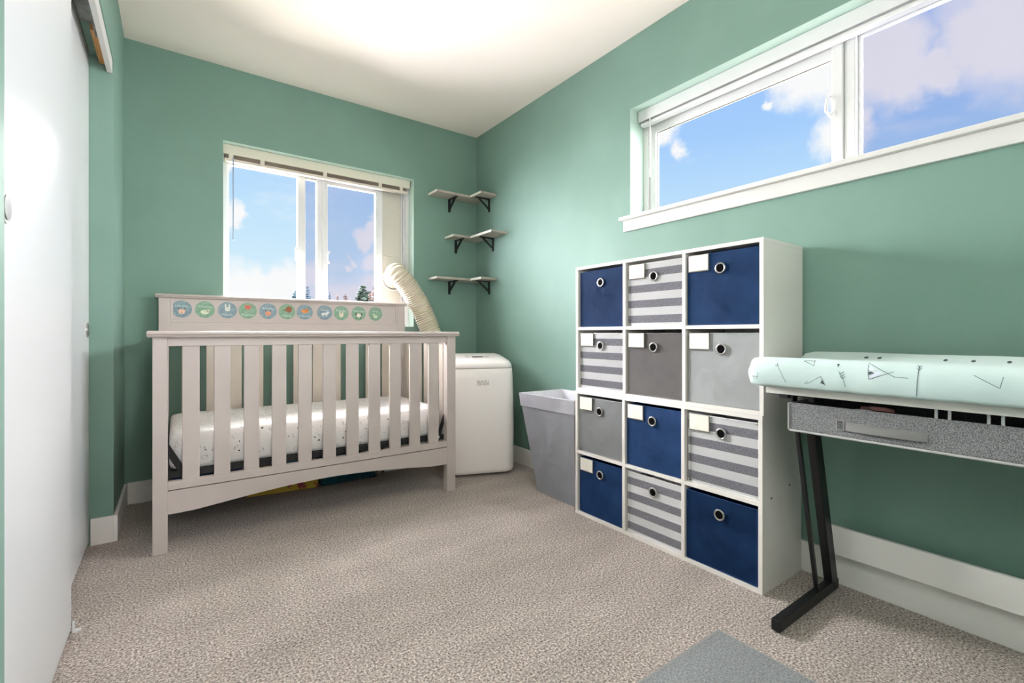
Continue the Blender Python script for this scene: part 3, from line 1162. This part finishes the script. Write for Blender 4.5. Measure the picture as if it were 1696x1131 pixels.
under_bin(-.010, .30, 2.95, 3.08, .205, M['navy'], 'navy fabric bin under the left end of the crib', 'fabric_bin', 'bin')
under_bin(.360, .48, 2.885, 2.99, .085, M['brown'], 'brown carton on the yellow box under the crib', 'carton', 'box', 'box_body', .1185)
under_bin(.505, .60, 2.885, 2.98, .085, M['teal'], 'small teal carton on the yellow box under the crib', 'carton', 'box', 'box_body', .1185)
under_bin(.715, .965, 2.995, 3.07, .215, M['navy'], 'narrow navy fabric bin behind the teal blanket under the crib', 'fabric_bin', 'bin')
b = BM()
pts = rrect(.05, .08, .02, 4)
rings = [[(x * s_, y * s_, z) for x, y in pts] for z, s_ in ((0, .8), (.01, 1), (.14, .95), (.185, .7), (.195, .3))]
loft(b, rings)
o = obj('soft_toy', b, M['giraffe'], None, local=True, smooth=True)
o.location = (1.068, 2.95, 0)
tag(o, 'cream cloth toy with dark patches under the crib', 'toy')
under_bin(1.098, 1.235, 2.93, 3.07, .195, M['plasticwhite'], 'white box under the right end of the crib', 'storage_box', 'box', 'box_body')

# ------------------------------------------------------------------ portable air conditioner
AC = thing('portable_air_conditioner', 'white portable air conditioner on the carpet right of the crib', 'air conditioner', (1.620, 2.653, 0), radians(-20.7))
w, d_ = .436, .372


def ac_ring(z, sx, sy, zslope=0, r=.060, yoff=0):
    out = []
    for (x, y) in rrect(w * sx, d_ * sy, r, 6):
        yy = y + yoff
        bulge = .010 * (1 - (2 * x / w) ** 2) if y < 0 else 0
        out.append((x, yy - bulge, z + zslope * (yy + d_ / 2)))
    return out


body = [ac_ring(.018, .95, .93), ac_ring(.024, .985, .975), ac_ring(.045, 1.0, 1.0), ac_ring(.30, 1.005, 1.003), ac_ring(.50, .995, .995),
        ac_ring(.615, .975, .98), ac_ring(.672, .960, .968)]
b = BM()
loft(b, body)
obj('body', b, M['plasticwhite'], AC, local=True, smooth=True)
b = BM()
loft(b, [ac_ring(.6715, .948, .956), ac_ring(.6765, .948, .956)])
obj('seam', b, M['seam'], AC, local=True)
top = [ac_ring(.676, .958, .966), ac_ring(.692, .945, .945, .05), ac_ring(.707, .91, .88, .09, yoff=.01), ac_ring(.716, .85, .78, .10, r=.05, yoff=.02),
       ac_ring(.722, .76, .66, .10, r=.04, yoff=.03), ac_ring(.7225, .70, .60, .10, r=.03, yoff=.03)]
b = BM()
loft(b, top)
obj('top_cover', b, M['plasticwhite'], AC, local=True, smooth=True)
b = BM()
box(b, -.035, .035, -.048, -.018, .7385, .7425, bev=.001)
obj('display', b, M['dark'], AC, local=True)
for x in (-.075, -.058, .055, .072):
    obj('button', cyl(BM(), (x, -.032, .7405), (0, 0, 1), .006, .003, 12), M['seam'], AC, local=True)
for x in (-.15, .15):
    for y in (-.12, .12):
        obj('caster', cyl(BM(), (x, y, .012), (1, 0, 0), .012, .02, 16), M['dark'], AC, local=True)
badge = text_mesh('brand_lettering', 'BLACK+\nDECKER', .021, M['seam'], AC, Vector((.006, -d_ / 2 - .0105, .585)), FRONT, .78)
badge.location = (0, 0, 0)
obj('hose_outlet', cyl(BM(), (-.085, d_ / 2 + .026, .50), (0, 1, 0), .056, .060, 32), M['plasticwhite'], AC, local=True)

# exhaust hose: corrugated, a thing of its own between unit and window
ctrl = [(1.287, YB + .088, 1.285), (1.270, YB + .03, 1.300), (1.255, 3.125, 1.312), (1.262, 3.090, 1.292), (1.310, 3.082, 1.235), (1.368, 3.080, 1.157),
        (1.406, 3.075, 1.095), (1.437, 3.070, 1.031), (1.476, 3.055, .924), (1.510, 3.030, .80), (1.545, 3.005, .68), (1.59, 2.975, .56), (1.607, 2.940, .515), (1.611, 2.915, .500)]


def catmull(P, n):
    P = [Vector(p) for p in P]
    P = [2 * P[0] - P[1]] + P + [2 * P[-1] - P[-2]]
    out = []
    for i in range(1, len(P) - 2):
        for k in range(n):
            t_ = k / n
            a, b_, c_, d2 = P[i - 1], P[i], P[i + 1], P[i + 2]
            out.append(.5 * ((2 * b_) + (c_ - a) * t_ + (2 * a - 5 * b_ + 4 * c_ - d2) * t_ ** 2 + (3 * b_ - a - 3 * c_ + d2) * t_ ** 3))
    out.append(P[-2])
    return out


dense = catmull(ctrl, 60)
# resample by arc length
acc = [0]
for i in range(1, len(dense)):
    acc.append(acc[-1] + (dense[i] - dense[i - 1]).length)
total = acc[-1]
pitch = .0155
nrib = int(total / pitch)
pts, rad = [], []
j = 0
steps = nrib * 5
for s_ in range(steps + 1):
    a = total * s_ / steps
    while j < len(acc) - 2 and acc[j + 1] < a:
        j += 1
    f_ = (a - acc[j]) / max(1e-9, acc[j + 1] - acc[j])
    pts.append(dense[j].lerp(dense[j + 1], f_))
    rad.append(.0590 + (.0, .0105, .0130, .0130, .0105)[s_ % 5])
b = BM()
tube(b, pts, .07, 28, cap=False, radii=rad)
HL = (1.45, 3.06, .51)
o = obj('exhaust_hose', b, M['hose'], None, smooth=True, origin=HL)
tag(o, 'cream corrugated exhaust hose curving from air conditioner up to the window', 'hose')

# ------------------------------------------------------------------ corner shelves
DEP = .1375


def bracket(parent, wall, pos, ztop, drop=.098, out=.118):
    b = BM()
    wd, tk = .018, .008
    if wall == 'back':
        P = lambda d, z: (pos, YB - d, z)
        side = (1, 0, 0)
    else:
        P = lambda d, z: (XR - d, pos, z)
        side = (0, 1, 0)
    beam(b, P(tk / 2, ztop - drop), P(tk / 2, ztop), wd, tk, side, bev=.0008)
    beam(b, P(tk, ztop - tk / 2), P(out, ztop - tk / 2), wd, tk, side, bev=.0008)
    beam(b, P(tk * .8, ztop - drop * .78), P(out * .80, ztop - tk * .8), wd * .7, .009, side)
    obj('bracket', b, M['black'], parent)


for zb, xl, yr, xb, yb2, lab in ((1.908, 1.518, 2.877, 1.690, 2.975, 'topmost greige corner shelf on two black brackets, nearest the ceiling'),
                                 (1.604, 1.652, 2.740, 1.746, 2.922, 'middle greige corner shelf with its longer arm on the side wall'),
                                 (1.287, 1.518, 2.874, 1.690, 2.975, 'lowest greige corner shelf, just above the air conditioner hose')):
    t = thing('corner_shelf', lab, 'shelf', (XR - .07, YB - .07, zb), group='staggered shelves in the room corner')
    th_ = .016
    b = BM()
    xi, yi = XR - DEP, YB - DEP
    obj('shelf_board', bx(xl, xi - .0008, yi, YB - .001, zb, zb + th_, bev=.001), M['shelfwood'], t)
    obj('shelf_board', bx(xi, XR - .001, yr, YB - .001, zb, zb + th_, bev=.001), M['shelfwood'], t)
    b = BM()
    box(b, xl - .001, xl, yi, YB - .002, zb, zb + th_)
    obj('edge_band', b, M['shelfedge'], t)
    b = BM()
    box(b, xi - .001, xi - .0002, yr, yi - .0002, zb, zb + th_)
    obj('edge_band', b, M['shelfedge'], t)
    bracket(t, 'back', xb, zb)
    bracket(t, 'right', yb2, zb)

# ------------------------------------------------------------------ laundry hamper
hp = thing('laundry_hamper', 'tapered grey fabric hamper with folded white cuff beside the cube shelves', 'hamper', (1.77, 1.93, 0))


def quad_ring(c, z, sub=7, bulge=.0, jig=0.0, seed=0):
    out = []
    n = len(c)
    for i in range(n):
        a, b_ = Vector(c[i]), Vector(c[(i + 1) % n])
        d0 = (b_ - a)
        nrm = Vector((d0.y, -d0.x)).normalized()
        for k in range(sub):
            u = k / sub
            p = a.lerp(b_, u)
            s_ = sin(pi * u) * bulge
            s_ += jig * noise.noise(Vector((p.x * 14, p.y * 14, z * 9 + seed))) * sin(pi * u)
            q = p + nrm * s_
            out.append((q.x, q.y, z))
    return out


botc = [(1.668, 1.762), (1.900, 1.768), (1.900, 2.062), (1.668, 2.066)]
topc = [(1.622, 1.722), (1.905, 1.735), (1.912, 2.135), (1.603, 2.152)]
HT = .552


def hcorner(f, grow=0):
    out = []
    cx, cy = 1.77, 1.93
    for (a, b_) in zip(botc, topc):
        x = a[0] + (b_[0] - a[0]) * f
        y = a[1] + (b_[1] - a[1]) * f
        out.append((x + (grow if x > cx else -grow), y + (grow if y > cy else -grow)))
    return out


b = BM()
rings = []
for k in range(15):
    f_ = k / 14
    rings.append(quad_ring(hcorner(f_), f_ * HT, 9, .004 * sin(pi * f_), .010 * sin(pi * f_) ** .6))
loft(b, rings, cap=False)
b.faces.new([v for v in b.verts[:len(rings[0])]][::-1])
bmesh.ops.solidify(b, geom=b.faces[:], thickness=.002)
obj('body', b, M['hamper'], hp, smooth=False)
b = BM()
rings = [quad_ring(hcorner(f_, -.006), .008 + f_ * (HT - .004), 9, -.003, .004) for f_ in (0.0, .25, .5, .75, 1.0)]
loft(b, rings, cap=False)
b.faces.new([v for v in b.verts[:len(rings[0])]][::-1])
obj('liner', b, M['cotton'], hp)
b = BM()
rings = [quad_ring(hcorner(.872 + .13 * k / 4, .005 - .0006 * k), (.872 + .130 * k / 4) * HT, 9, .002, .006, 3) for k in range(5)]
rings += [quad_ring(hcorner(1.004, -.0045), 1.004 * HT, 9, 0, .002)]
loft(b, rings, cap=False)
bmesh.ops.solidify(b, geom=b.faces[:], thickness=.0015)
obj('cuff', b, M['cotton'], hp)

# ------------------------------------------------------------------ cube shelves and bins
SX0, SX1 = 1.623, 1.917
SY0, SY1 = .796, 1.713
PT = .0145
UH = .6095
CUBE_X = SX0
ucol = []
inner = (SY1 - SY0 - 4 * PT) / 3
for u, lab in ((0, 'lower white six-cube shelf unit standing on the carpet'), (1, 'upper white six-cube shelf unit stacked on the lower one')):
    z0 = u * (UH + .0005)
    dy = 0.0 if u == 0 else -.004
    t = thing('cube_shelf', lab, 'shelf unit', ((SX0 + SX1) / 2, (SY0 + SY1) / 2, z0), group='two stacked cube shelf units')
    y0, y1 = SY0 + dy, SY1 + dy
    mm = M['melamine']
    obj('side_panel', bx(SX0, SX1, y0, y0 + PT, z0, z0 + UH - PT, bev=.0007), mm, t)
    obj('side_panel', bx(SX0, SX1, y1 - PT, y1, z0, z0 + UH - PT, bev=.0007), mm, t)
    obj('top_panel', bx(SX0, SX1, y0, y1, z0 + UH - PT, z0 + UH, bev=.0007), mm, t)
    obj('bottom_panel', bx(SX0, SX1, y0 + PT, y1 - PT, z0, z0 + PT, bev=.0007), mm, t)
    obj('back_panel', bx(SX1 - .004, SX1 - .001, y0 + PT, y1 - PT, z0 + PT, z0 + UH - PT), mm, t)
    mz = z0 + UH / 2 - PT / 2 + .001
    for k in (1, 2):
        yd = y0 + PT + inner * k + PT * (k - 1)
        obj('divider', bx(SX0, SX1 - .005, yd, yd + PT, z0 + PT, z0 + UH - PT, bev=.0007), mm, t)
    for k in range(3):
        ya_ = y0 + PT + (inner + PT) * k
        obj('shelf', bx(SX0 + .001, SX1 - .005, ya_, ya_ + inner, mz, mz + PT, bev=.0007), mm, t)
    if u == 0:
        for (xx, zz) in ((1.685, .318), (1.820, .340)):
            obj('peg_hole', cyl(BM(), (xx, y0 - .0002, zz), (0, 1, 0), .0042, .001, 10), M['dark'], t)
    ucol.append((z0, mz, dy))

BW, BD, BH_ = .274, .262, .268
bin_mesh = {}


def bin_parts(kind):
    """front at x=0, centred on y, floor at z=0; returns [(name, mesh, parent index)]"""
    if kind in bin_mesh:
        return bin_mesh[kind]
    m = M[kind]
    res = []
    n = 16
    b = BM()
    rnd = {'navy': 1, 'lgrey': 5, 'taupe': 9, 'stripe': 14}[kind]
    soft = .2 if kind == 'stripe' else 1.0
    g = [[None] * (n + 1) for _ in range(n + 1)]
    for i in range(n + 1):
        for j in range(n + 1):
            u, v = i / n, j / n
            e = (sin(pi * u) * sin(pi * v)) ** .5 if 0 < i < n and 0 < j < n else 0
            dx = soft * e * (.0045 * noise.noise(Vector((u * 3 + rnd, v * 3, 1))) + .0018 * noise.noise(Vector((u * 9, v * 7 + rnd, 3))))
            crease = .0025 * soft * e * max(0, 1 - abs((u - .5) * .8 - (v - .25)) * 9) * (1 if v < .5 else 0)
            taper = (1 - v) * .003
            g[i][j] = b.verts.new((dx - crease, -BW / 2 + taper + (BW - 2 * taper) * u, BH_ * v))
    for i in range(n):
        for j in range(n):
            b.faces.new((g[i][j], g[i + 1][j], g[i + 1][j + 1], g[i][j + 1]))
    bmesh.ops.solidify(b, geom=b.faces[:], thickness=-.003)
    for (x0, x1, y0, y1, z0, z1) in ((.003, BD, -BW / 2, -BW / 2 + .003, .002, BH_), (.003, BD, BW / 2 - .003, BW / 2, .002, BH_),
                                     (BD - .003, BD, -BW / 2 + .003, BW / 2 - .003, .002, BH_), (.003, BD - .003, -BW / 2 + .003, BW / 2 - .003, 0, .003)):
        box(b, x0, x1, y0, y1, z0, z1)
    body = obj('bin_body', b, m, None, local=True, smooth=False)
    b = BM()
    for yy in (-BW / 2 + .0015, BW / 2 - .0015):
        tube(b, [(-.0006, yy, .004), (-.0006, yy, BH_ - .002)], .0014, 6)
    tube(b, [(-.0006, -BW / 2 + .002, BH_ - .001), (-.0006, BW / 2 - .002, BH_ - .001)], .0016, 6)
    tube(b, [(-.0006, -BW / 2 + .002, .003), (-.0006, BW / 2 - .002, .003)], .0014, 6)
    pip = obj('piping', b, m, None, local=True)
    ring = obj('grommet', torus(BM(), (-.0055, 0, BH_ * .778), (1, 0, 0), .0178, .0032), M['chrome'], None, local=True, smooth=True)
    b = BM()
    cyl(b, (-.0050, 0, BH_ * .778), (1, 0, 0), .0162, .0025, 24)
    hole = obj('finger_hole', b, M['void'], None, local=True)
    b = BM()
    y0, y1, z0, z1 = BW / 2 - .092, BW / 2 - .006, BH_ - .064, BH_ + .0005
    box(b, -.0062, -.0045, y0, y1, z0, z1, bev=.0004)
    pocket = obj('label_holder', b, M['stitch'], None, local=True)
    b = BM()
    box(b, -.0072, -.0060, y0 + .003, y1 - .0025, z0 + .004, z1 - .0015, bev=.0003)
    card = obj('card', b, M['card'], None, local=True)
    obs = {'bin_body': body, 'piping': pip, 'grommet': ring, 'finger_hole': hole, 'label_holder': pocket, 'card': card}
    for o in obs.values():
        COL.objects.unlink(o)
    bin_mesh[kind] = obs
    return obs


layout = [  # rows from the top, columns from the far (left) side: kind, has label
    [('navy', 0), ('stripe', 1), ('navy', 1)],
    [('stripe', 1), ('taupe', 1), ('lgrey', 1)],
    [('lgrey', 1), ('navy', 1), ('stripe', 1)],
    [('navy', 1), ('stripe', 0), ('navy', 0)]]
knames = {'navy': 'navy blue', 'stripe': 'grey and white striped', 'taupe': 'dark taupe grey', 'lgrey': 'light grey'}
rown = ['top row', 'second row', 'third row', 'bottom row']
coln = ['left', 'middle', 'right']
for r_ in range(4):
    u = 1 if r_ < 2 else 0
    z0, mz, dy = ucol[u]
    zf = (mz + PT) if r_ % 2 == 0 else z0 + PT
    for c_ in range(3):
        kind, lab = layout[r_][c_]
        yc = SY0 + dy + PT + (inner + PT) * (2 - c_) + inner / 2
        label = '%s fabric bin %s, %s, %s cube' % (knames[kind], 'with label card' if lab else 'without label card', rown[r_], coln[c_])
        tb = thing('storage_bin', label, 'bin', (SX0 + (.010, .013, .008)[(r_ + c_) % 3], yc - .004 + .002 * ((r_ * 2 + c_) % 3), zf + .0005),
                   group='fabric storage bins in the cube shelves')
        tb.rotation_euler.z = radians((-.5, .3, 0, .6)[(r_ + 2 * c_) % 4]) * .4
        P_ = bin_parts(kind)
        made = {}
        for nm in ('bin_body', 'piping', 'grommet', 'finger_hole', 'label_holder', 'card'):
            if nm in ('label_holder', 'card') and not lab:
                continue
            c2 = P_[nm].copy()
            COL.objects.link(c2)
            c2.parent = made['label_holder'] if nm == 'card' else (made['grommet'] if nm == 'finger_hole' else tb)
            made[nm] = c2

# ------------------------------------------------------------------ desk with hanging drawer
TX0, TX1, TY1, TY0 = 1.448, 1.905, .700, -.36
tb = thing('desk', 'white desk on black angled legs with a hanging grey drawer, right of the shelves', 'desk', (1.68, .17, 0))
obj('tabletop', bx(TX0, TX1, TY0, TY1, .713, .733, bev=.0012), M['melamine'], tb)
for yy in (.674, -.330):
    obj('foot', bx(1.452, 1.882, yy - .013, yy + .013, .004, .038, bev=.002), M['black'], tb)
    obj('leg', beam(BM(), (1.852, yy, .030), (1.676, yy, .700), .026, .046, bev=.002), M['black'], tb)
    obj('brace', beam(BM(), (1.737, yy, .034), (1.565, yy, .700), .012, .013, bev=.001), M['black'], tb)
    obj('crossbar', bx(1.50, 1.86, yy - .013, yy + .013, .695, .713, bev=.001), M['black'], tb)
    obj('foot_glide', cyl(BM(), (1.466, yy, .003), (0, 0, 1), .008, .006, 12), M['dark'], tb)
    obj('foot_glide', cyl(BM(), (1.868, yy, .003), (0, 0, 1), .008, .006, 12), M['dark'], tb)
obj('rail_board', bx(1.866, 1.880, -.33, .688, .124, .221, bev=.001), M['base'], tb)
# drawer
dx0, dx1, dy1, dy0, dz0, dz1 = 1.470, 1.850, .646, -.27, .607, .6885
b = BM()
w_ = .006
box(b, dx0, dx1, dy0, dy1, dz0, dz0 + .004, bev=.001)
box(b, dx0, dx0 + w_, dy0, dy1, dz0 + .004, dz1, bev=.002)
box(b, dx1 - w_, dx1, dy0, dy1, dz0 + .004, dz1, bev=.002)
box(b, dx0 + w_, dx1 - w_, dy0, dy0 + w_, dz0 + .004, dz1, bev=.002)
box(b, dx0 + w_, dx1 - w_, dy1 - w_, dy1, dz0 + .004, dz1, bev=.002)
dr = obj('drawer', b, M['felt'], tb)
dr['label'] = 'heather grey felt drawer'
pale = mat('pale grey binding', rgb(176, 174, 172), .8, bump=.3, bscale=300)
b = BM()
tube(b, [(dx0 - .001, dy1 - .004, dz0 + .001), (dx0 - .001, dy0, dz0 + .001)], .0032, 8)
tube(b, [(dx0 - .001, dy1 - .001, dz0 + .003), (dx0 - .001, dy1 - .001, dz1 - .002)], .0022, 8)
obj('binding', b, pale, dr)
b = BM()
n = 18
pts = []
for i in range(n + 1):
    u = i / n
    y = .500 - .17 * u
    pts.append((dx0 - .003 - .009 * sin(pi * u) ** .5, y, .641))
vs = []
for p in pts:
    vs.append((b.verts.new((p[0], p[1], p[2] - .0115)), b.verts.new((p[0], p[1], p[2] + .0115))))
for i in range(n):
    b.faces.new((vs[i][0], vs[i + 1][0], vs[i + 1][1], vs[i][1]))
bmesh.ops.solidify(b, geom=b.faces[:], thickness=.002)
obj('strap_handle', b, pale, dr)
obj('handle_ring', frame_bm(.502, .522, .628, .656, .003, dx0 - .004, dx0 - .001, axis='x', bev=.0005), M['chrome'], dr)
obj('side_clip', bx(1.50, 1.53, dy1, dy1 + .006, .615, .713, bev=.001), M['dark'], tb)
b = BM()
for yy in (.318, .294, .2285, .206):
    obj('hook', bx(dx0 + .012, dx0 + .016, yy - .003, yy + .003, .680, .7128, bev=.001), M['vinyl'], tb)
obj('slide_rail', bx(1.49, 1.86, .585, .600, .693, .7128, bev=.001), M['dark'], tb)
# things in the drawer
b = BM()
g = [[b.verts.new((1.50 + .30 * i / 10, .12 + .46 * j / 16, .640 + .034 * noise.noise(Vector((i * .5, j * .5, 4))))) for j in range(17)] for i in range(11)]
for i in range(10):
    for j in range(16):
        b.faces.new((g[i][j], g[i + 1][j], g[i + 1][j + 1], g[i][j + 1]))
bmesh.ops.solidify(b, geom=b.faces[:], thickness=.01)
o = obj('folded_cloth', b, mat('near-black knit', rgb(38, 38, 48), .9, var=rgb(52, 50, 62), vscale=20, bump=.5), None, smooth=True, origin=(1.65, .35, .61))
tag(o, 'dark crumpled cloth lying in the grey desk drawer', 'cloth')
t = thing('teething_ring', 'dusty pink ring on the dark cloth in the desk drawer', 'ring', (1.53, .44, .686))
obj('ring_body', torus(BM(), (0, 0, 0), (.25, 0, 1), .024, .006), M['pink'], t, local=True, smooth=True)
obj('handle_knob', cyl(BM(), (0, .034, .001), (0, 1, 0), .005, .02, 12), M['pink'], t, local=True, smooth=True)
o = obj('cable', tube(BM(), catmull([(1.495, .585, .676), (1.50, .55, .682), (1.50, .51, .679), (1.505, .48, .684), (1.51, .45, .684)], 6), .0028, 8), pale, None, smooth=True, origin=(1.5, .52, .67))
tag(o, 'thin grey cord at the left end of the desk drawer', 'cord')

# changing pad: contoured, in a printed cover
PX0, PX1 = 1.408, 1.845
PY1, PY0 = .748, -.075
prof = [(0, .10), (.012, .03), (.04, 0), (.10, -.0), (.5, 0), (.90, 0), (.96, 0), (.988, .03), (1, .10), (1.003, .45), (.998, .72), (.975, .92), (.94, 1.0), (.89, .99),
        (.80, .80), (.68, .62), (.5, .56), (.32, .62), (.20, .80), (.11, .99), (.06, 1.0), (.025, .92), (.002, .72), (-.003, .45)]
ph0, ph1 = .7345, .829
rings = []
ys = []
L_ = PY1 - PY0
ny = 46
for i in range(ny + 1):
    u = i / ny
    ys.append(u)
for u in ys:
    # end rounding
    dist = min(u, 1 - u) * L_
    e = min(1.0, dist / .055)
    sq = sqrt(max(0, 1 - (1 - e) ** 2.6))
    sx_ = .86 + .14 * sq
    sz_ = .30 + .70 * sq ** .8
    y = PY1 - L_ * u
    ring = []
    for (a, h) in prof:
        x = PX0 + (PX1 - PX0) * (.5 + (a - .5) * sx_)
        if a < .5:
            h = h * .925 if h > .5 else h
        zc = .42
        hh = zc + (h - zc) * sz_ if h > 0.001 or sz_ < 1 else h
        z = ph0 + (ph1 - ph0) * hh
        wv = .0025 * noise.noise(Vector((x * 18, y * 14, z * 20)))
        if h < .12:
            z += max(0, .004 * noise.noise(Vector((y * 22, 3, 1))))
            wv *= .3
        if h <= .001:
            z = max(z, ph0)
        ring.append((x + wv, y, max(z + wv * .6, ph0)))
    rings.append(ring)
b = BM()
loft(b, rings)
bmesh.ops.recalc_face_normals(b, faces=b.faces)
bvh = BVHTree.FromBMesh(b)
pad = thing('changing_pad', 'mint green contoured changing pad with arrow and triangle print on the desk', 'changing pad', (1.62, .34, ph0))
cv = obj('cover', b, M['mint'], pad, smooth=True)


def on_pad(y, z, x0=1.2, lift=.0008):
    h_ = bvh.ray_cast(Vector((x0, y, z)), Vector((1, 0, 0)))
    if h_[0] is None:
        return None
    return h_[0] + Vector((-lift, 0, 0))


def pad_poly(b, pts, n=1):
    P_ = [on_pad(*p) for p in pts]
    if any(p is None for p in P_):
        return
    vs = [b.verts.new(p) for p in P_]
    b.faces.new(vs)


def pad_line(b, p, q, w=.0011, n=8):
    a, c = Vector(p), Vector(q)
    d0 = (c - a).normalized()
    nn = Vector((-d0.y, d0.x)) * w / 2
    prev = None
    for i in range(n + 1):
        m_ = a.lerp(c, i / n)
        l, r_2 = on_pad(*(m_ + nn)), on_pad(*(m_ - nn))
        if l is None or r_2 is None:
            prev = None
            continue
        cur = (b.verts.new(l), b.verts.new(r_2))
        if prev:
            b.faces.new((prev[0], cur[0], cur[1], prev[1]))
        prev = cur


b = BM()
# arrow shafts and outlined triangles
pad_line(b, (.651, .806), (.625, .752))
pad_line(b, (.655, .800), (.649, .797)); pad_line(b, (.646, .803), (.650, .798))
pad_line(b, (.572, .752), (.537, .776)); pad_line(b, (.537, .776), (.526, .752)); pad_line(b, (.569, .760), (.577, .752))
pad_line(b, (.582, .815), (.555, .803)); pad_line(b, (.555, .803), (.555, .816)); pad_line(b, (.582, .815), (.553, .816))
pad_line(b, (.487, .780), (.479, .752))
for k in range(3):
    zz_ = .792 - k * .006
    y_ = .4895 - k * .0018
    pad_line(b, (y_ + .006, zz_), (y_, zz_ - .006), .0014, 2)
    pad_line(b, (y_ - .006, zz_), (y_, zz_ - .006), .0014, 2)
pad_line(b, (.433, .817), (.429, .776)); pad_line(b, (.433, .817), (.378, .786)); pad_line(b, (.429, .776), (.380, .798))
pad_line(b, (.380, .786), (.352, .785))
pad_line(b, (.333, .814), (.3365, .744), .0016, 14)
pad_line(b, (.333, .811), (.329, .816)); pad_line(b, (.333, .811), (.337, .816)); pad_line(b, (.333, .805), (.328, .811)); pad_line(b, (.333, .805), (.338, .811))
pad_line(b, (.722, .764), (.704, .762)); pad_line(b, (.704, .775), (.707, .756)); pad_line(b, (.722, .764), (.713, .755))
pad_line(b, (.24, .80), (.20, .775)); pad_line(b, (.20, .775), (.195, .80)); pad_line(b, (.12, .81), (.10, .76)); pad_line(b, (.05, .77), (.0, .79))
tag(obj('line_print', b, M['print'], pad), kind='stuff')
b = BM()
pad_poly(b, [(.538, .758), (.533, .768), (.527, .754)])
pad_poly(b, [(.501, .811), (.494, .811), (.4975, .802)])
pad_poly(b, [(.4315, .800), (.4305, .787), (.418, .7925)])
for yy, zz_ in ((.546, .8155), (.512, .8155), (.359, .8155), (.302, .8155), (.234, .816), (.17, .816)):
    c_ = [on_pad(yy + .005 * cos(k * pi / 4) * (1.2 if yy > .5 else 1), zz_ + .0032 * sin(k * pi / 4), 1.62) for k in range(8)]
    if all(c_):
        b.faces.new([b.verts.new(p) for p in c_])
tag(obj('triangle_print', b, M['print'], pad), kind='stuff')
b = BM()
pad_poly(b, [(.428, .8095), (.431, .802), (.4165, .7930), (.428, .784), (.4275, .779), (.400, .7925)])
obj('pale_print', b, M['printwhite'], pad)

# rug
rg = thing('rug', 'grey low pile rug corner on the carpet in the foreground', 'rug', (.9, .2, 0))
b = BM()
box(b, .45, 1.312, -.55, .770, .0005, .011, bev=.003)
obj('rug_pile', b, M['rug'], rg)
b = BM()
tube(b, [(1.315, -.55, .006), (1.315, .768, .006), (1.310, .773, .006), (.45, .773, .006)], .0045, 8)
obj('rug_edging', b, mat('grey edging', rgb(160, 158, 156), .85, bump=.3), rg)

# ------------------------------------------------------------------ outdoors: conifer tops seen over the crib

def conifer(px, top_py, dist, wpx, m, label, dense=1.0, sparse=False, seed=0):
    rnd = random.Random(seed)
    d = pdir(px, CY)
    P0 = Vector((d.x, d.y, 0)).normalized()
    depth = dist
    k = depth / (P0.x * sin(YAW) + P0.y * cos(YAW))
    base = Vector((P0.x * k, P0.y * k, -3.2))
    ztop = EYE + (CY - top_py) / FPX * depth
    Ht = ztop + 3.2
    t = thing('conifer', label, 'tree', base, group='conifers beyond the crib window')
    obj('trunk', tube(BM(), [(0, 0, 0), (0, 0, Ht * .6), (0, 0, Ht * .99)], .1, 8, radii=[.20, .11, .02]), M['bark'], t, local=True)
    half = wpx / 2 / FPX * depth
    b = BM()
    z = Ht * .25
    nn = 0
    while z < Ht - .05:
        f_ = (Ht - z) / (Ht * .75)
        rad_ = min(half * 3.2, half * ((.7 if sparse else .35) + 5.5 * f_)) * rnd.uniform(.7, 1.15)
        cnt = 8 if sparse else 9
        a0 = rnd.uniform(0, 6)
        for q in range(cnt):
            if rnd.random() > dense:
                continue
            a = a0 + q * 2 * pi / cnt + rnd.uniform(-.3, .3)
            L2 = rad_ * rnd.uniform(.6, 1.15)
            dr_ = Vector((cos(a), sin(a), 0))
            sd = Vector((-sin(a), cos(a), 0))
            droop = rnd.uniform(-.25, .22) * L2
            wd = L2 * .26 + .05
            p0 = Vector((0, 0, z))
            p1 = p0 + dr_ * L2 * .55 + Vector((0, 0, droop * .3))
            p2 = p0 + dr_ * L2 + Vector((0, 0, droop))
            up = Vector((0, 0, wd * .55))
            v0 = b.verts.new(p0)
            v1, v2, v3, v4 = (b.verts.new(p1 + sd * wd), b.verts.new(p1 + up), b.verts.new(p1 - sd * wd), b.verts.new(p1 - up * .6))
            v5 = b.verts.new(p2)
            for f in ((v0, v1, v2), (v0, v2, v3), (v0, v3, v4), (v0, v4, v1), (v5, v2, v1), (v5, v3, v2), (v5, v4, v3), (v5, v1, v4)):
                b.faces.new(f)
        z += max(.16, .34 * (.4 + f_)) * (.85 if sparse else .75)
        nn += 1
    obj('foliage', b, m, t, local=True)
    return t


conifer(489, 481, 42, 16, M['needleblue'], 'bluish conifer top left of the window stile, nearest the left pane', .9, False, 1)
conifer(509, 472, 38, 9, M['needleblue'], 'slender conifer top showing in the narrow middle pane', .8, True, 2)
conifer(546, 483, 45, 7, M['needleblue'], 'thin conifer top at the left edge of the right pane', .8, True, 3)
conifer(559, 488, 50, 6, M['needlebrown'], 'smallest conifer tip between two thin ones in the right pane', .9, True, 4)
conifer(572, 487, 40, 12, M['needlebrown'], 'low sparse conifer top left of the bushy conifer', .7, True, 5)
conifer(601, 471, 36, 24, M['needle'], 'widest bushy conifer top in the right pane', 1.0, False, 6)
conifer(613, 481, 34, 8, M['needlebrown'], 'brownish conifer top just right of the bushy conifer', .8, True, 7)
conifer(620, 471, 48, 8, M['needlebrown'], 'rust-tinted conifer top beside the vent panel edge', .8, True, 8)

bpy.context.view_layer.update()
